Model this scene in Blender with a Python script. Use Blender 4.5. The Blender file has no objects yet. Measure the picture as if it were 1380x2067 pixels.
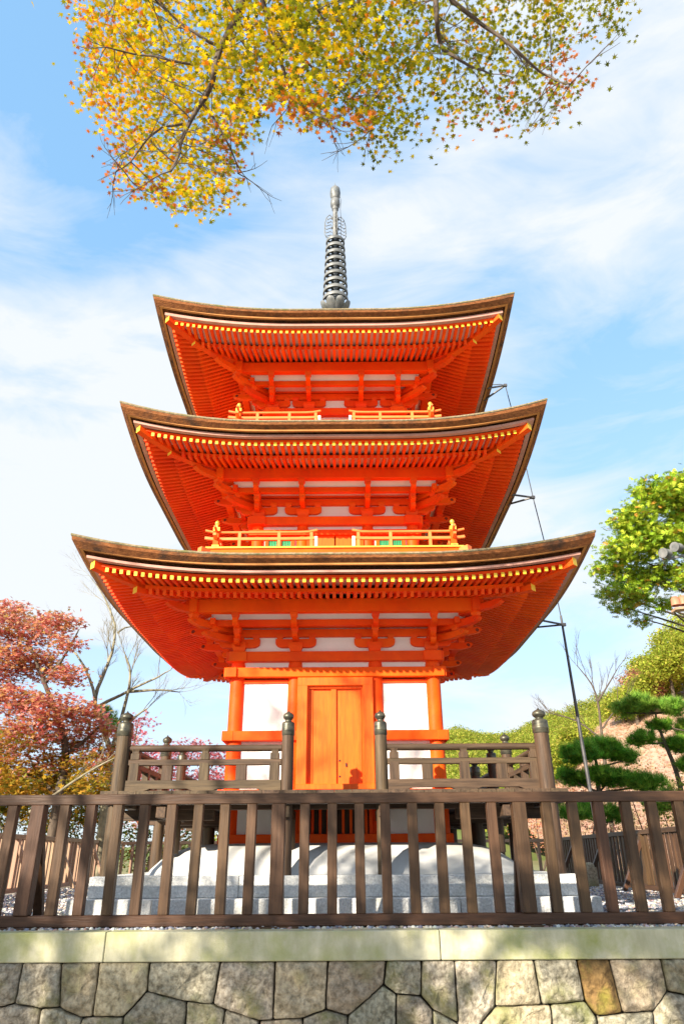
import bpy, math, random
import numpy as np
from mathutils import Vector, Matrix, Euler

# ------------------------------------------------------------------ camera, sky, sun, exposure
SC = bpy.context.scene
COL = SC.collection
R = math.radians
PI = math.pi
F_PX, PITCH, ROLL, CXP, CYP = 1422.0, R(26.0), R(0.37), 690.0, 1033.5
CAM = Vector((0.11, -11.45, 0.57))
cam_data = bpy.data.cameras.new('camera')
cam = bpy.data.objects.new('camera', cam_data)
COL.objects.link(cam)
cam_data.sensor_fit = 'VERTICAL'
cam_data.sensor_height = 24.0
cam_data.lens = 24.0 * F_PX / 2067.0
cam_data.clip_start = 0.05
cam_data.clip_end = 4000
cam.matrix_world = Matrix.Translation(CAM) @ Matrix.Rotation(PI / 2 + PITCH, 4, 'X') @ Matrix.Rotation(-ROLL, 4, 'Z')
SC.camera = cam

SUN_TO = Vector((-0.85, -1.05, 0.57)).normalized()
SUN_EL = math.asin(SUN_TO.z)
SUN_ROT = math.atan2(SUN_TO.x, SUN_TO.y) % (2 * PI)

world = bpy.data.worlds.new('World')
SC.world = world
world.use_nodes = True
wn, wl = world.node_tree.nodes, world.node_tree.links
wn.clear()
def wnode(t, **k):
    n = wn.new(t)
    for a, v in k.items():
        setattr(n, a, v)
    return n
w_out = wnode('ShaderNodeOutputWorld')
w_bg = wnode('ShaderNodeBackground')
w_bg.inputs['Strength'].default_value = 0.115
w_sky = wnode('ShaderNodeTexSky', sky_type='NISHITA', sun_disc=False, sun_elevation=SUN_EL, sun_rotation=SUN_ROT,
              altitude=100.0, air_density=1.0, dust_density=0.4, ozone_density=2.0)
w_tc = wnode('ShaderNodeTexCoord')
w_sep = wnode('ShaderNodeSeparateXYZ')
wl.new(w_tc.outputs['Generated'], w_sep.inputs[0])
def wmath(op, a, b=None, clamp=False):
    n = wnode('ShaderNodeMath', operation=op, use_clamp=clamp)
    for i, v in enumerate((a, b)):
        if v is None: continue
        if isinstance(v, (int, float)): n.inputs[i].default_value = v
        else: wl.new(v, n.inputs[i])
    return n.outputs[0]
w_h = wmath('MAXIMUM', w_sep.outputs['Z'], 0.0)
def wcloud(loc, rot, scl, nscale, detail, rough, dist):
    """cirrus: noise on the sky dome, drawn out along a slanting direction"""
    mp = wnode('ShaderNodeMapping')
    mp.inputs['Location'].default_value = loc
    mp.inputs['Rotation'].default_value = rot
    mp.inputs['Scale'].default_value = scl
    wl.new(w_tc.outputs['Generated'], mp.inputs[0])
    nz = wnode('ShaderNodeTexNoise')
    nz.inputs['Scale'].default_value = nscale
    nz.inputs['Detail'].default_value = detail
    nz.inputs['Roughness'].default_value = rough
    nz.inputs['Distortion'].default_value = dist
    wl.new(mp.outputs[0], nz.inputs['Vector'])
    return nz.outputs[0]
c1 = wcloud((2.687, 16.949, 0.7), (0, R(36), 0), (0.55, 0.8, 1.35), 2.3, 7, 0.5, 0.3)
c2 = wcloud((7.1, 3.2, 0), (0, R(40), 0), (0.5, 0.9, 2.1), 6.5, 8, 0.6, 0.6)
w_sum = wmath('ADD', wmath('MULTIPLY', c1, 0.68), wmath('MULTIPLY', c2, 0.32))
w_ramp = wnode('ShaderNodeValToRGB')
w_ramp.color_ramp.elements[0].position = 0.41
w_ramp.color_ramp.elements[0].color = (0.03, 0.03, 0.03, 1)
w_ramp.color_ramp.elements[1].position = 0.57
w_ramp.color_ramp.elements[1].color = (0.94, 0.94, 0.94, 1)
wl.new(w_sum, w_ramp.inputs[0])
# thin white veil that thickens towards the horizon all the way round
w_veil = wmath('MULTIPLY', wmath('POWER', wmath('SUBTRACT', 1.0, w_h, True), 2.4), 0.72)
w_fac = wmath('MAXIMUM', w_ramp.outputs[0], w_veil, True)
w_mix = wnode('ShaderNodeMix', data_type='RGBA')
wl.new(w_fac, w_mix.inputs['Factor'])
w_tint = wnode('ShaderNodeMix', data_type='RGBA', blend_type='MULTIPLY')
w_tint.inputs['Factor'].default_value = 1.0
w_tint.inputs[7].default_value = (1.0, 1.10, 1.20, 1)
wl.new(w_sky.outputs[0], w_tint.inputs[6])
w_even = wnode('ShaderNodeMix', data_type='RGBA')
w_even.inputs['Factor'].default_value = 0.62
w_even.inputs[7].default_value = (1.05, 2.18, 3.35, 1)
wl.new(w_tint.outputs[2], w_even.inputs[6])
wl.new(w_even.outputs[2], w_mix.inputs[6])
w_mix.inputs[7].default_value = (2.88, 2.98, 3.08, 1)
wl.new(w_mix.outputs[2], w_bg.inputs['Color'])
wl.new(w_bg.outputs[0], w_out.inputs['Surface'])

sun_data = bpy.data.lights.new('sun', 'SUN')
sun_data.energy = 4.4
sun_data.angle = R(0.53)
sun_data.color = (1.0, 0.90, 0.74)
sun = bpy.data.objects.new('sun', sun_data)
COL.objects.link(sun)
sun.rotation_euler = SUN_TO.to_track_quat('Z', 'Y').to_euler()
sun.location = SUN_TO * 60

SC.view_settings.view_transform = 'Standard'
SC.view_settings.look = 'None'
SC.view_settings.gamma = 1.0
SC.view_settings.use_curve_mapping = False
SC.view_settings.exposure = 1.54
SC.render.engine = 'CYCLES'
SC.cycles.max_bounces = 8
SC.cycles.diffuse_bounces = 5
SC.cycles.transparent_max_bounces = 4
SC.cycles.use_denoising = True

# ------------------------------------------------------------------ helpers
RNG = np.random.default_rng(7)
random.seed(7)

def at(px, py, Y=None, X=None, Z=None):
    """the place that lies at a spot of the survey photograph, on a given plane"""
    dx, dy = px - CXP, py - CYP
    c, s = math.cos(ROLL), math.sin(ROLL)
    u, v = (dx * c - dy * s) / F_PX, -(dx * s + dy * c) / F_PX
    d = Vector((u, math.cos(PITCH) - v * math.sin(PITCH), math.sin(PITCH) + v * math.cos(PITCH)))
    if Y is not None: t = (Y - CAM.y) / d.y
    elif X is not None: t = (X - CAM.x) / d.x
    else: t = (Z - CAM.z) / d.z
    return CAM + d * t

class MB:
    """collects shapes, links them as one mesh object"""
    def __init__(s):
        s.v, s.f, s.m, s.sm = [], [], [], []
    def add(s, vs, fs, m=0, smooth=False):
        o = len(s.v)
        s.v.extend([tuple(p) for p in vs])
        for f in fs:
            s.f.append([i + o for i in f]); s.m.append(m); s.sm.append(smooth)
    def box(s, c, d, rot=None, m=0, bev=0.0, taper=1.0, mats=None):
        """box of size d at centre c; taper shrinks the bottom; bev chamfers all edges"""
        x, y, z = d[0] / 2, d[1] / 2, d[2] / 2
        if bev <= 0:
            vs = [(-x*taper,-y*taper,-z),(x*taper,-y*taper,-z),(x*taper,y*taper,-z),(-x*taper,y*taper,-z),(-x,-y,z),(x,-y,z),(x,y,z),(-x,y,z)]
            fs = [(0,3,2,1),(4,5,6,7),(0,1,5,4),(1,2,6,5),(2,3,7,6),(3,0,4,7)]
        else:
            b = min(bev, x*.45, y*.45, z*.45)
            vs, fs, idx = [], [], {}
            for sx in (-1,1):
                for sy in (-1,1):
                    for sz in (-1,1):
                        for k in range(3):
                            p = [sx*x, sy*y, sz*z]
                            for j in range(3):
                                if j != k: p[j] -= (sx,sy,sz)[j]*b
                            idx[(sx,sy,sz,k)] = len(vs); vs.append(tuple(p))
            def quad(a): fs.append(a)
            for k in range(3):
                a, c2 = (k+1) % 3, (k+2) % 3
                for sg in (-1,1):
                    q = []
                    for u, w in ((-1,-1),(1,-1),(1,1),(-1,1)):
                        t = [0,0,0]; t[k] = sg; t[a] = u; t[c2] = w
                        q.append(idx[(t[0],t[1],t[2],k)])
                    quad(q if sg > 0 else q[::-1])
                for u in (-1,1):
                    for w in (-1,1):
                        t0 = [0,0,0]; t1 = [0,0,0]
                        t0[k] = -1; t1[k] = 1
                        for t in (t0, t1): t[a] = u; t[c2] = w
                        q = [idx[(*t0,a)], idx[(*t1,a)], idx[(*t1,c2)], idx[(*t0,c2)]]
                        quad(q if u*w > 0 else q[::-1])
            for sx in (-1,1):
                for sy in (-1,1):
                    for sz in (-1,1):
                        q = [idx[(sx,sy,sz,k)] for k in range(3)]
                        quad(q if sx*sy*sz > 0 else q[::-1])
        M = Matrix.Translation(Vector(c))
        if rot is not None:
            M = M @ (rot.to_4x4() if not isinstance(rot, (tuple, list)) else Euler(rot).to_matrix().to_4x4())
        s.add([M @ Vector(p) for p in vs], fs, m)
        return s
    def bar(s, a, b, w, h, m=0, bev=0.0, up=(0,0,1)):
        a, b = Vector(a), Vector(b)
        d = (b - a); L = d.length; d.normalize()
        x = d.cross(Vector(up)); x.normalize()
        z = x.cross(d)
        rot = Matrix((x, d, z)).transposed()
        s.box((a + b) / 2, (w, L, h), rot, m, bev)
        return s
    def tube(s, pts, rad, n=8, m=0, cap=True, smooth=True):
        pts = [Vector(p) for p in pts]
        if not isinstance(rad, (list, tuple)): rad = [rad] * len(pts)
        vs, fs = [], []
        ref = None
        for i, p in enumerate(pts):
            d = (pts[min(i+1, len(pts)-1)] - pts[max(i-1, 0)])
            if d.length < 1e-9: d = Vector((0,0,1))
            d.normalize()
            if ref is None:
                ref = d.orthogonal().normalized()
            else:
                ref = ref - d * ref.dot(d)
                if ref.length < 1e-6: ref = d.orthogonal()
                ref.normalize()
            q = d.cross(ref)
            for k in range(n):
                an = 2*PI*k/n
                vs.append(p + (ref*math.cos(an) + q*math.sin(an)) * rad[i])
        for i in range(len(pts)-1):
            for k in range(n):
                a, b = i*n+k, i*n+(k+1) % n
                fs.append((a, b, b+n, a+n))
        s.add(vs, fs, m, smooth)
        if cap:
            o = len(pts)-1
            s.add(vs[:n], [tuple(range(n))[::-1]], m); s.add(vs[o*n:], [tuple(range(n))], m)
        return s
    def lathe(s, prof, c=(0,0,0), n=20, m=0, smooth=True):
        c = Vector(c); vs, fs = [], []
        for r, z in prof:
            for k in range(n):
                an = 2*PI*k/n
                vs.append((c.x + r*math.cos(an), c.y + r*math.sin(an), c.z + z))
        for i in range(len(prof)-1):
            for k in range(n):
                a, b = i*n+k, i*n+(k+1) % n
                fs.append((a, b, b+n, a+n))
        s.add(vs, fs, m, smooth)
        return s
    def prism(s, poly, axis, a, b, m=0):
        """outline poly (2-D) extruded along axis from a to b; poly in the two other axes in order"""
        n = len(poly); vs = []
        for t in (a, b):
            for p in poly:
                q = list(p); q.insert(axis, t); vs.append(q)
        fs = [tuple(range(n))[::-1], tuple(range(n, 2*n))] + [(i, (i+1) % n, n+(i+1) % n, n+i) for i in range(n)]
        s.add(vs, fs, m)
        return s
    def mesh(s, name, mats):
        me = bpy.data.meshes.new(name)
        me.from_pydata(s.v, [], s.f)
        for mt in mats: me.materials.append(mt)
        if len(mats) > 1: me.polygons.foreach_set('material_index', s.m)
        if any(s.sm): me.polygons.foreach_set('use_smooth', s.sm)
        me.update()
        return me
    def build(s, name, mats, parent=None, loc=(0,0,0), rz=0.0):
        if not isinstance(mats, (list, tuple)): mats = [mats]
        return link(s.mesh(name, mats), name, parent, loc, rz)

def link(me, name, parent=None, loc=(0,0,0), rz=0.0):
    o = bpy.data.objects.new(name, me)
    COL.objects.link(o)
    o.location = loc
    o.rotation_euler = (0, 0, rz)
    if parent is not None: o.parent = parent
    return o
def empty(name, loc=(0,0,0), parent=None, rz=0.0):
    return link(None, name, parent, loc, rz)
def tag(o, label=None, cat=None, group=None, kind=None):
    if label: o['label'] = label
    if cat: o['category'] = cat
    if group: o['group'] = group
    if kind: o['kind'] = kind
    return o
def copy_tree(o, parent=None):
    c = o.copy(); COL.objects.link(c); c.parent = parent
    for ch in list(o.children): copy_tree(ch, c)
    return c
def around(o, ks=(1, 2, 3)):
    """repeat a part of the pagoda on its other sides (turned about the centre)"""
    out = [o]
    for k in ks:
        c = copy_tree(o, o.parent)
        c.location = Matrix.Rotation(k*PI/2, 3, 'Z') @ Vector(o.location)
        c.rotation_euler = (o.rotation_euler[0], o.rotation_euler[1], o.rotation_euler[2] + k*PI/2)
        out.append(c)
    return out
def lerp(a, b, t): return a + (b - a) * t

# ------------------------------------------------------------------ materials
def mat(name, c1, c2=None, scale=6.0, stretch=(1,1,1), rough=0.6, bump=0.0, bscale=None, bstretch=None, lo=0.35, hi=0.65,
        c3=None, s3=2.0, f3=(0.5, 0.7), spec=0.3, metal=0.0, rand=0.0, detail=5.0, coord='Object', huer=0.0):
    m = bpy.data.materials.new(name)
    m.use_nodes = True
    nt = m.node_tree; N, L = nt.nodes, nt.links
    b = N['Principled BSDF']
    b.inputs['Roughness'].default_value = rough
    b.inputs['Metallic'].default_value = metal
    b.inputs['Specular IOR Level'].default_value = spec
    tc = N.new('ShaderNodeTexCoord')
    oi = N.new('ShaderNodeObjectInfo')
    off = N.new('ShaderNodeVectorMath'); off.operation = 'SCALE'
    cmb = N.new('ShaderNodeCombineXYZ')
    for i in range(3): L.new(oi.outputs['Random'], cmb.inputs[i])
    L.new(cmb.outputs[0], off.inputs[0]); off.inputs['Scale'].default_value = 37.0
    add = N.new('ShaderNodeVectorMath'); add.operation = 'ADD'
    L.new(tc.outputs[coord], add.inputs[0]); L.new(off.outputs[0], add.inputs[1])
    def noise(sc, st, det=detail):
        mp = N.new('ShaderNodeMapping'); mp.inputs['Scale'].default_value = st
        L.new(add.outputs[0], mp.inputs[0])
        n = N.new('ShaderNodeTexNoise'); n.inputs['Scale'].default_value = sc; n.inputs['Detail'].default_value = det
        n.inputs['Roughness'].default_value = 0.62
        L.new(mp.outputs[0], n.inputs['Vector'])
        return n.outputs[0]
    def rgb(c): return (c[0], c[1], c[2], 1)
    col = None
    if c2 is not None:
        rp = N.new('ShaderNodeValToRGB')
        rp.color_ramp.elements[0].position = lo; rp.color_ramp.elements[0].color = rgb(c1)
        rp.color_ramp.elements[1].position = hi; rp.color_ramp.elements[1].color = rgb(c2)
        L.new(noise(scale, stretch), rp.inputs[0]); col = rp.outputs[0]
    else:
        r = N.new('ShaderNodeRGB'); r.outputs[0].default_value = rgb(c1); col = r.outputs[0]
    if c3 is not None:
        rp = N.new('ShaderNodeValToRGB')
        rp.color_ramp.elements[0].position = f3[0]; rp.color_ramp.elements[0].color = (0,0,0,1)
        rp.color_ramp.elements[1].position = f3[1]; rp.color_ramp.elements[1].color = (1,1,1,1)
        L.new(noise(s3, (1,1,1)), rp.inputs[0])
        mx = N.new('ShaderNodeMix'); mx.data_type = 'RGBA'
        L.new(rp.outputs[0], mx.inputs['Factor']); L.new(col, mx.inputs[6]); mx.inputs[7].default_value = rgb(c3)
        col = mx.outputs[2]
    if rand > 0 or huer > 0:
        hs = N.new('ShaderNodeHueSaturation')
        mr = N.new('ShaderNodeMapRange'); mr.inputs[3].default_value = 1 - rand; mr.inputs[4].default_value = 1 + rand
        L.new(oi.outputs['Random'], mr.inputs[0]); L.new(mr.outputs[0], hs.inputs['Value'])
        if huer > 0:
            mr2 = N.new('ShaderNodeMapRange'); mr2.inputs[3].default_value = 0.5 - huer; mr2.inputs[4].default_value = 0.5 + huer
            fr = N.new('ShaderNodeMath'); fr.operation = 'FRACT'
            mu = N.new('ShaderNodeMath'); mu.operation = 'MULTIPLY'; mu.inputs[1].default_value = 17.3
            L.new(oi.outputs['Random'], mu.inputs[0]); L.new(mu.outputs[0], fr.inputs[0])
            L.new(fr.outputs[0], mr2.inputs[0]); L.new(mr2.outputs[0], hs.inputs['Hue'])
        L.new(col, hs.inputs['Color']); col = hs.outputs[0]
    L.new(col, b.inputs['Base Color'])
    if bump > 0:
        bp = N.new('ShaderNodeBump'); bp.inputs['Strength'].default_value = 1.0; bp.inputs['Distance'].default_value = bump
        L.new(noise(bscale or scale * 4, bstretch or stretch, 8.0), bp.inputs['Height'])
        L.new(bp.outputs[0], b.inputs['Normal'])
    return m

def leaf_mat(name, trans=0.45, rough=0.5):
    m = bpy.data.materials.new(name); m.use_nodes = True
    nt = m.node_tree; N, L = nt.nodes, nt.links
    N.clear()
    out = N.new('ShaderNodeOutputMaterial')
    at_ = N.new('ShaderNodeAttribute'); at_.attribute_name = 'tone'
    d = N.new('ShaderNodeBsdfPrincipled'); d.inputs['Roughness'].default_value = rough; d.inputs['Specular IOR Level'].default_value = 0.12
    t = N.new('ShaderNodeBsdfTranslucent')
    mx = N.new('ShaderNodeMixShader'); mx.inputs[0].default_value = trans
    L.new(at_.outputs['Color'], d.inputs['Base Color']); L.new(at_.outputs['Color'], t.inputs['Color'])
    L.new(d.outputs[0], mx.inputs[1]); L.new(t.outputs[0], mx.inputs[2]); L.new(mx.outputs[0], out.inputs['Surface'])
    return m

VERM = (0.80, 0.115, 0.012)
M = {}
M['verm'] = mat('vermilion_paint', (0.86, 0.066, 0.003), (0.92, 0.104, 0.004), 2.2, rough=0.55, bump=0.002, bscale=30, rand=0.07, spec=0.15, c3=(0.70, 0.062, 0.006), s3=1.4, f3=(0.52, 0.75), huer=0.004)
M['verm_sunlit'] = mat('sunlit_vermilion', (0.86, 0.17, 0.035), (0.88, 0.225, 0.06), 4.0, rough=0.5, bump=0.001, bscale=40, rand=0.05)  # paler copy of the vermilion, direct sunlight put into the colour
M['door'] = mat('ochre_orange_door_wood', (0.78, 0.088, 0.003), (0.88, 0.130, 0.004), 5.0, (6, 6, 0.6), rough=0.5, bump=0.0015, bscale=16, bstretch=(6, 6, 0.5), rand=0.03)
M['yellow'] = mat('yellow_end_paint', (0.80, 0.50, 0.03), (0.86, 0.60, 0.06), 8.0, rough=0.5)
M['plaster'] = mat('white_plaster', (0.78, 0.75, 0.70), (0.85, 0.83, 0.80), 2.2, rough=0.85, bump=0.002, bscale=30, c3=(0.70, 0.66, 0.58), s3=1.1, f3=(0.55, 0.8))
M['mound'] = mat('shaded_mound_plaster', (0.50, 0.50, 0.49), (0.62, 0.61, 0.59), 2.0, rough=0.9, bump=0.003, bscale=24, c3=(0.44, 0.42, 0.37), s3=1.3, f3=(0.5, 0.8))  # stained, and greyer than the wall plaster: soft shading put into the colour
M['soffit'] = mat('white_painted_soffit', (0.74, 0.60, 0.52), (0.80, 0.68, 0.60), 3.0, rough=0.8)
M['bark'] = mat('cypress_bark_thatch', (0.13, 0.042, 0.012), (0.27, 0.098, 0.028), 14.0, (1, 1, 3), rough=0.9, bump=0.012, bscale=38, bstretch=(1, 1, 3),
               c3=(0.040, 0.024, 0.016), s3=2.6, f3=(0.52, 0.68), detail=8)
M['bark_lip'] = mat('mossy_bark_top', (0.16, 0.12, 0.065), (0.30, 0.24, 0.15), 30.0, rough=0.95, bump=0.01, bscale=60, c3=(0.14, 0.14, 0.05), s3=6)
M['bark_board'] = mat('eave_lath', (0.40, 0.165, 0.045), (0.52, 0.23, 0.065), 6.0, rough=0.7, bump=0.002, bscale=30)
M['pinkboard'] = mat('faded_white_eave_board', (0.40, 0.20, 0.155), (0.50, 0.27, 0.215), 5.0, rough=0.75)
def wood(name, a, b, axis, rand=0.12, rough=0.62):
    st = [7.0, 7.0, 7.0]; st[axis] = 0.55
    return mat(name, a, b, 4.0, tuple(st), rough=rough, bump=0.004, bscale=9, bstretch=tuple(st), rand=rand, lo=0.3, hi=0.7, huer=0.012, detail=7)
for ax, nm in enumerate('xyz'):
    M['old_' + nm] = wood('weathered_veranda_wood_' + nm, (0.034, 0.021, 0.012), (0.110, 0.069, 0.038), ax)
    M['fence_' + nm] = wood('brown_stained_fence_wood_' + nm, (0.040, 0.019, 0.009), (0.092, 0.047, 0.023), ax, 0.14, 0.5)
    M['far_' + nm] = wood('tan_fence_wood_' + nm, (0.27, 0.165, 0.105), (0.40, 0.26, 0.17), ax, 0.14)
M['bronze'] = mat('weathered_bronze', (0.045, 0.045, 0.038), (0.13, 0.12, 0.085), 9.0, (1, 1, 3), rough=0.42, metal=0.55, bump=0.001, bscale=50)
M['iron'] = mat('black_iron', (0.03, 0.03, 0.032), (0.06, 0.06, 0.062), 20.0, rough=0.45, metal=0.6)
M['gold'] = mat('gilt_metal', (0.80, 0.47, 0.06), (0.86, 0.56, 0.10), 20.0, rough=0.35, metal=0.5)
M['spire'] = mat('pale_spire_metal', (0.10, 0.105, 0.105), (0.21, 0.21, 0.205), 7.0, rough=0.5, metal=0.15, bump=0.001, bscale=30, c3=(0.16, 0.20, 0.22), s3=9, f3=(0.58, 0.75))
M['spire_dark'] = mat('dark_spire_bronze', (0.018, 0.022, 0.028), (0.04, 0.048, 0.056), 9.0, rough=0.45, metal=0.5)
M['steel'] = mat('conductor_steel', (0.05, 0.05, 0.055), (0.10, 0.095, 0.095), 8.0, rough=0.5, metal=0.3)
M['cable'] = mat('dark_cable', (0.06, 0.065, 0.07), None, rough=0.6)
M['green'] = mat('green_window_paint', (0.02, 0.34, 0.13), (0.03, 0.42, 0.17), 8.0, rough=0.5)
M['granite'] = mat('bush_hammered_granite', (0.50, 0.50, 0.49), (0.74, 0.735, 0.71), 46.0, rough=0.9, bump=0.016, bscale=42, rand=0.05, c3=(0.34, 0.33, 0.27), s3=2.2, f3=(0.5, 0.85))
M['coping'] = mat('mossy_cut_coping_stone', (0.37, 0.35, 0.22), (0.52, 0.49, 0.35), 7.0, (1, 1, 0.35), rough=0.85, bump=0.003, bscale=70, bstretch=(1, 1, 1), rand=0.05,
                  c3=(0.26, 0.28, 0.08), s3=2.3, f3=(0.46, 0.72), detail=8)
M['stone_grey'] = mat('grey_wall_stone', (0.15, 0.13, 0.092), (0.44, 0.395, 0.30), 26.0, rough=0.92, bump=0.020, bscale=34, rand=0.18, huer=0.02,
                      c3=(0.17, 0.17, 0.055), s3=3.2, f3=(0.50, 0.72), detail=9)
M['stone_rust'] = mat('rusty_wall_stone', (0.10, 0.058, 0.022), (0.25, 0.150, 0.055), 18.0, rough=0.9, bump=0.018, bscale=34, c3=(0.20, 0.18, 0.03), s3=4, f3=(0.5, 0.7), detail=9)
M['stone_warm'] = mat('warm_wall_stone', (0.19, 0.155, 0.10), (0.48, 0.40, 0.28), 24.0, rough=0.92, bump=0.020, bscale=34, rand=0.12, huer=0.015,
                      c3=(0.19, 0.19, 0.06), s3=3.0, f3=(0.52, 0.75), detail=9)
M['gap'] = mat('packed_joint_earth', (0.05, 0.042, 0.03), (0.09, 0.075, 0.055), 10.0, rough=1.0)
M['earth'] = mat('packed_gravel_ground', (0.28, 0.26, 0.23), (0.46, 0.43, 0.38), 60.0, rough=0.95, bump=0.01, bscale=80, c3=(0.20, 0.17, 0.12), s3=0.4)
M['path'] = mat('stone_path', (0.34, 0.32, 0.29), (0.44, 0.42, 0.38), 8.0, rough=0.9, bump=0.003, bscale=50)
M['lawn'] = mat('rough_ground', (0.15, 0.15, 0.05), (0.27, 0.23, 0.11), 0.6, rough=0.95)
M['drygrass'] = mat('tan_hill_grass', (0.38, 0.225, 0.155), (0.47, 0.30, 0.215), 0.35, rough=0.95, c3=(0.30, 0.30, 0.10), s3=0.09, f3=(0.55, 0.7))
M['forest_floor'] = mat('forest_floor', (0.10, 0.13, 0.03), (0.17, 0.20, 0.05), 0.08, rough=0.95)
M['bark_tree'] = mat('maple_bark', (0.055, 0.04, 0.03), (0.12, 0.09, 0.065), 9.0, (3, 3, 1), rough=0.9, bump=0.006, bscale=20)
M['bark_pale'] = mat('lichen_grey_bark', (0.13, 0.11, 0.075), (0.30, 0.27, 0.18), 6.0, rough=0.9, bump=0.006, bscale=20)
M['leaf'] = leaf_mat('autumn_leaf', 0.55, 0.7)
M['needle'] = leaf_mat('evergreen_needle', 0.3)
M['pebble'] = None

# ------------------------------------------------------------------ the setting: ground, path
g = MB(); g.add([(-900, -4.42, -0.03), (900, -4.42, -0.03), (900, 1500, -0.03), (-900, 1500, -0.03)], [(0, 1, 2, 3)])
tag(g.build('ground', M['lawn']), kind='structure')
g = MB(); g.add([(-7.5, -4.40, -0.012), (7.5, -4.40, -0.012), (7.5, 10.5, -0.012), (-7.5, 10.5, -0.012)], [(0, 1, 2, 3)])
tag(g.build('gravel_yard', M['earth']), kind='structure')
g = MB(); g.add([(-900, -500, -1.06), (900, -500, -1.06), (900, -4.3, -1.06), (-900, -4.3, -1.06)], [(0, 1, 2, 3)])
tag(g.build('path', M['path']), kind='structure')

# ------------------------------------------------------------------ pagoda
pagoda = empty('pagoda')
tag(pagoda, 'three-storeyed vermilion pagoda with bark roofs and a pale ringed spire', 'pagoda')

# b: half spacing of the corner columns, c: inner columns, T: top of the wall plate, Wp: purlin, W2 / W1: tips of base and
# flying rafters, W: roof edge; z values of the rafter undersides at those places
ST = [
    dict(b=1.385, c=0.57, T=3.205, Wp=1.97, zp=3.83, W2=2.60, zb=3.635, zf0=3.762, W1=3.03, zf=3.690, W=3.31, ze=3.962, rise=0.285, s0=0.30, bot=0.70),
    dict(b=1.225, c=0.515, T=5.425, Wp=1.785, zp=6.03, W2=2.41, zb=5.840, zf0=5.926, W1=2.78, zf=5.864, W=3.055, ze=6.100, rise=0.345, s0=0.30, bot=4.40),
    dict(b=1.085, c=0.455, T=7.590, Wp=1.635, zp=8.235, W2=2.27, zb=8.000, zf0=8.075, W1=2.62, zf=8.050, W=2.87, ze=8.305, rise=0.32, s0=0.22, bot=6.55),
]
def lift(st, a, d):
    """upward sweep of the eaves: a along the eave, d outwards from the centre"""
    s = min(abs(a) / st['W'], 1.02)
    c = max(0.0, (s - st['s0']) / (1 - st['s0'])) ** 2
    gq = max(0.0, min(1.0, (d - st['Wp'] + 0.25) / (st['W'] - st['Wp'] + 0.25)))
    return st['rise'] * c * gq
def sweep(mb, st, prof, m=0, n=24, close=False, thick=0.0, smooth=False):
    """carry a profile [(outward, z)] round the four eaves, following their upward sweep"""
    prof = list(prof)
    zt = max(p[1] for p in prof)
    for k in range(4):
        rot = Matrix.Rotation(k*PI/2, 3, 'Z')
        vs, fs = [], []
        for i in range(n+1):
            s = -1 + 2*i/n
            for (d, z) in prof:
                a = s*d
                dz = lift(st, a, d)
                zz = zt + (z - zt) * (1 + thick * max(0, abs(s) - 0.4))
                vs.append(rot @ Vector((a, -d, zz + dz)))
        q = len(prof)
        for i in range(n):
            for j in range(q if close else q-1):
                a, b = i*q+j, i*q+(j+1) % q
                fs.append((a, b, b+q, a+q))
        mb.add(vs, fs, m, smooth)
    return mb

RW, PITCHR = 0.043, 0.0935
def rafter_mesh(name, h):
    mb = MB()
    x = RW/2
    mb.add([(-x,0,0),(x,0,0),(x,0,h),(-x,0,h),(-x,-1,0),(x,-1,0),(x,-1,h),(-x,-1,h)],
           [(0,1,2,3),(0,4,5,1),(1,5,6,2),(2,6,7,3),(3,7,4,0)], 0)
    mb.add([(-x,-1,0),(x,-1,0),(x,-1,h),(-x,-1,h)], [(3,2,1,0)], 1)
    return mb.mesh(name, [M['verm'], M['yellow']])
BASE_ME = rafter_mesh('base_rafter', 0.075)
BASE_ME.materials[1] = M['verm']
FLY_ME = rafter_mesh('flying_rafter', 0.056)
def rafter_lines(st):
    out = []
    for kind in (0, 1):
        Wt = st['W2'] if kind == 0 else st['W1']
        n = int((Wt - 0.09) / PITCHR)
        for i in range(-n, n+1):
            x = i * PITCHR
            if kind == 0: d0, z0, d1, z1 = st['Wp'] - 0.62, st['zp'] + (st['zp']-st['zb'])/(st['W2']-st['Wp'])*0.62, Wt, st['zb']
            else: d0, z0, d1, z1 = st['W2'] - 0.10, st['zf0'] + 0.012, Wt, st['zf']
            dh = abs(x) + 0.035
            if dh > d1 - 0.06: continue
            if dh > d0:
                z0 = lerp(z0, z1, (dh - d0) / (d1 - d0)); d0 = dh
            out.append((kind, x, d0, z0 + lift(st, x, d0), d1, z1 + lift(st, x, d1)))
    return out

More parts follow.
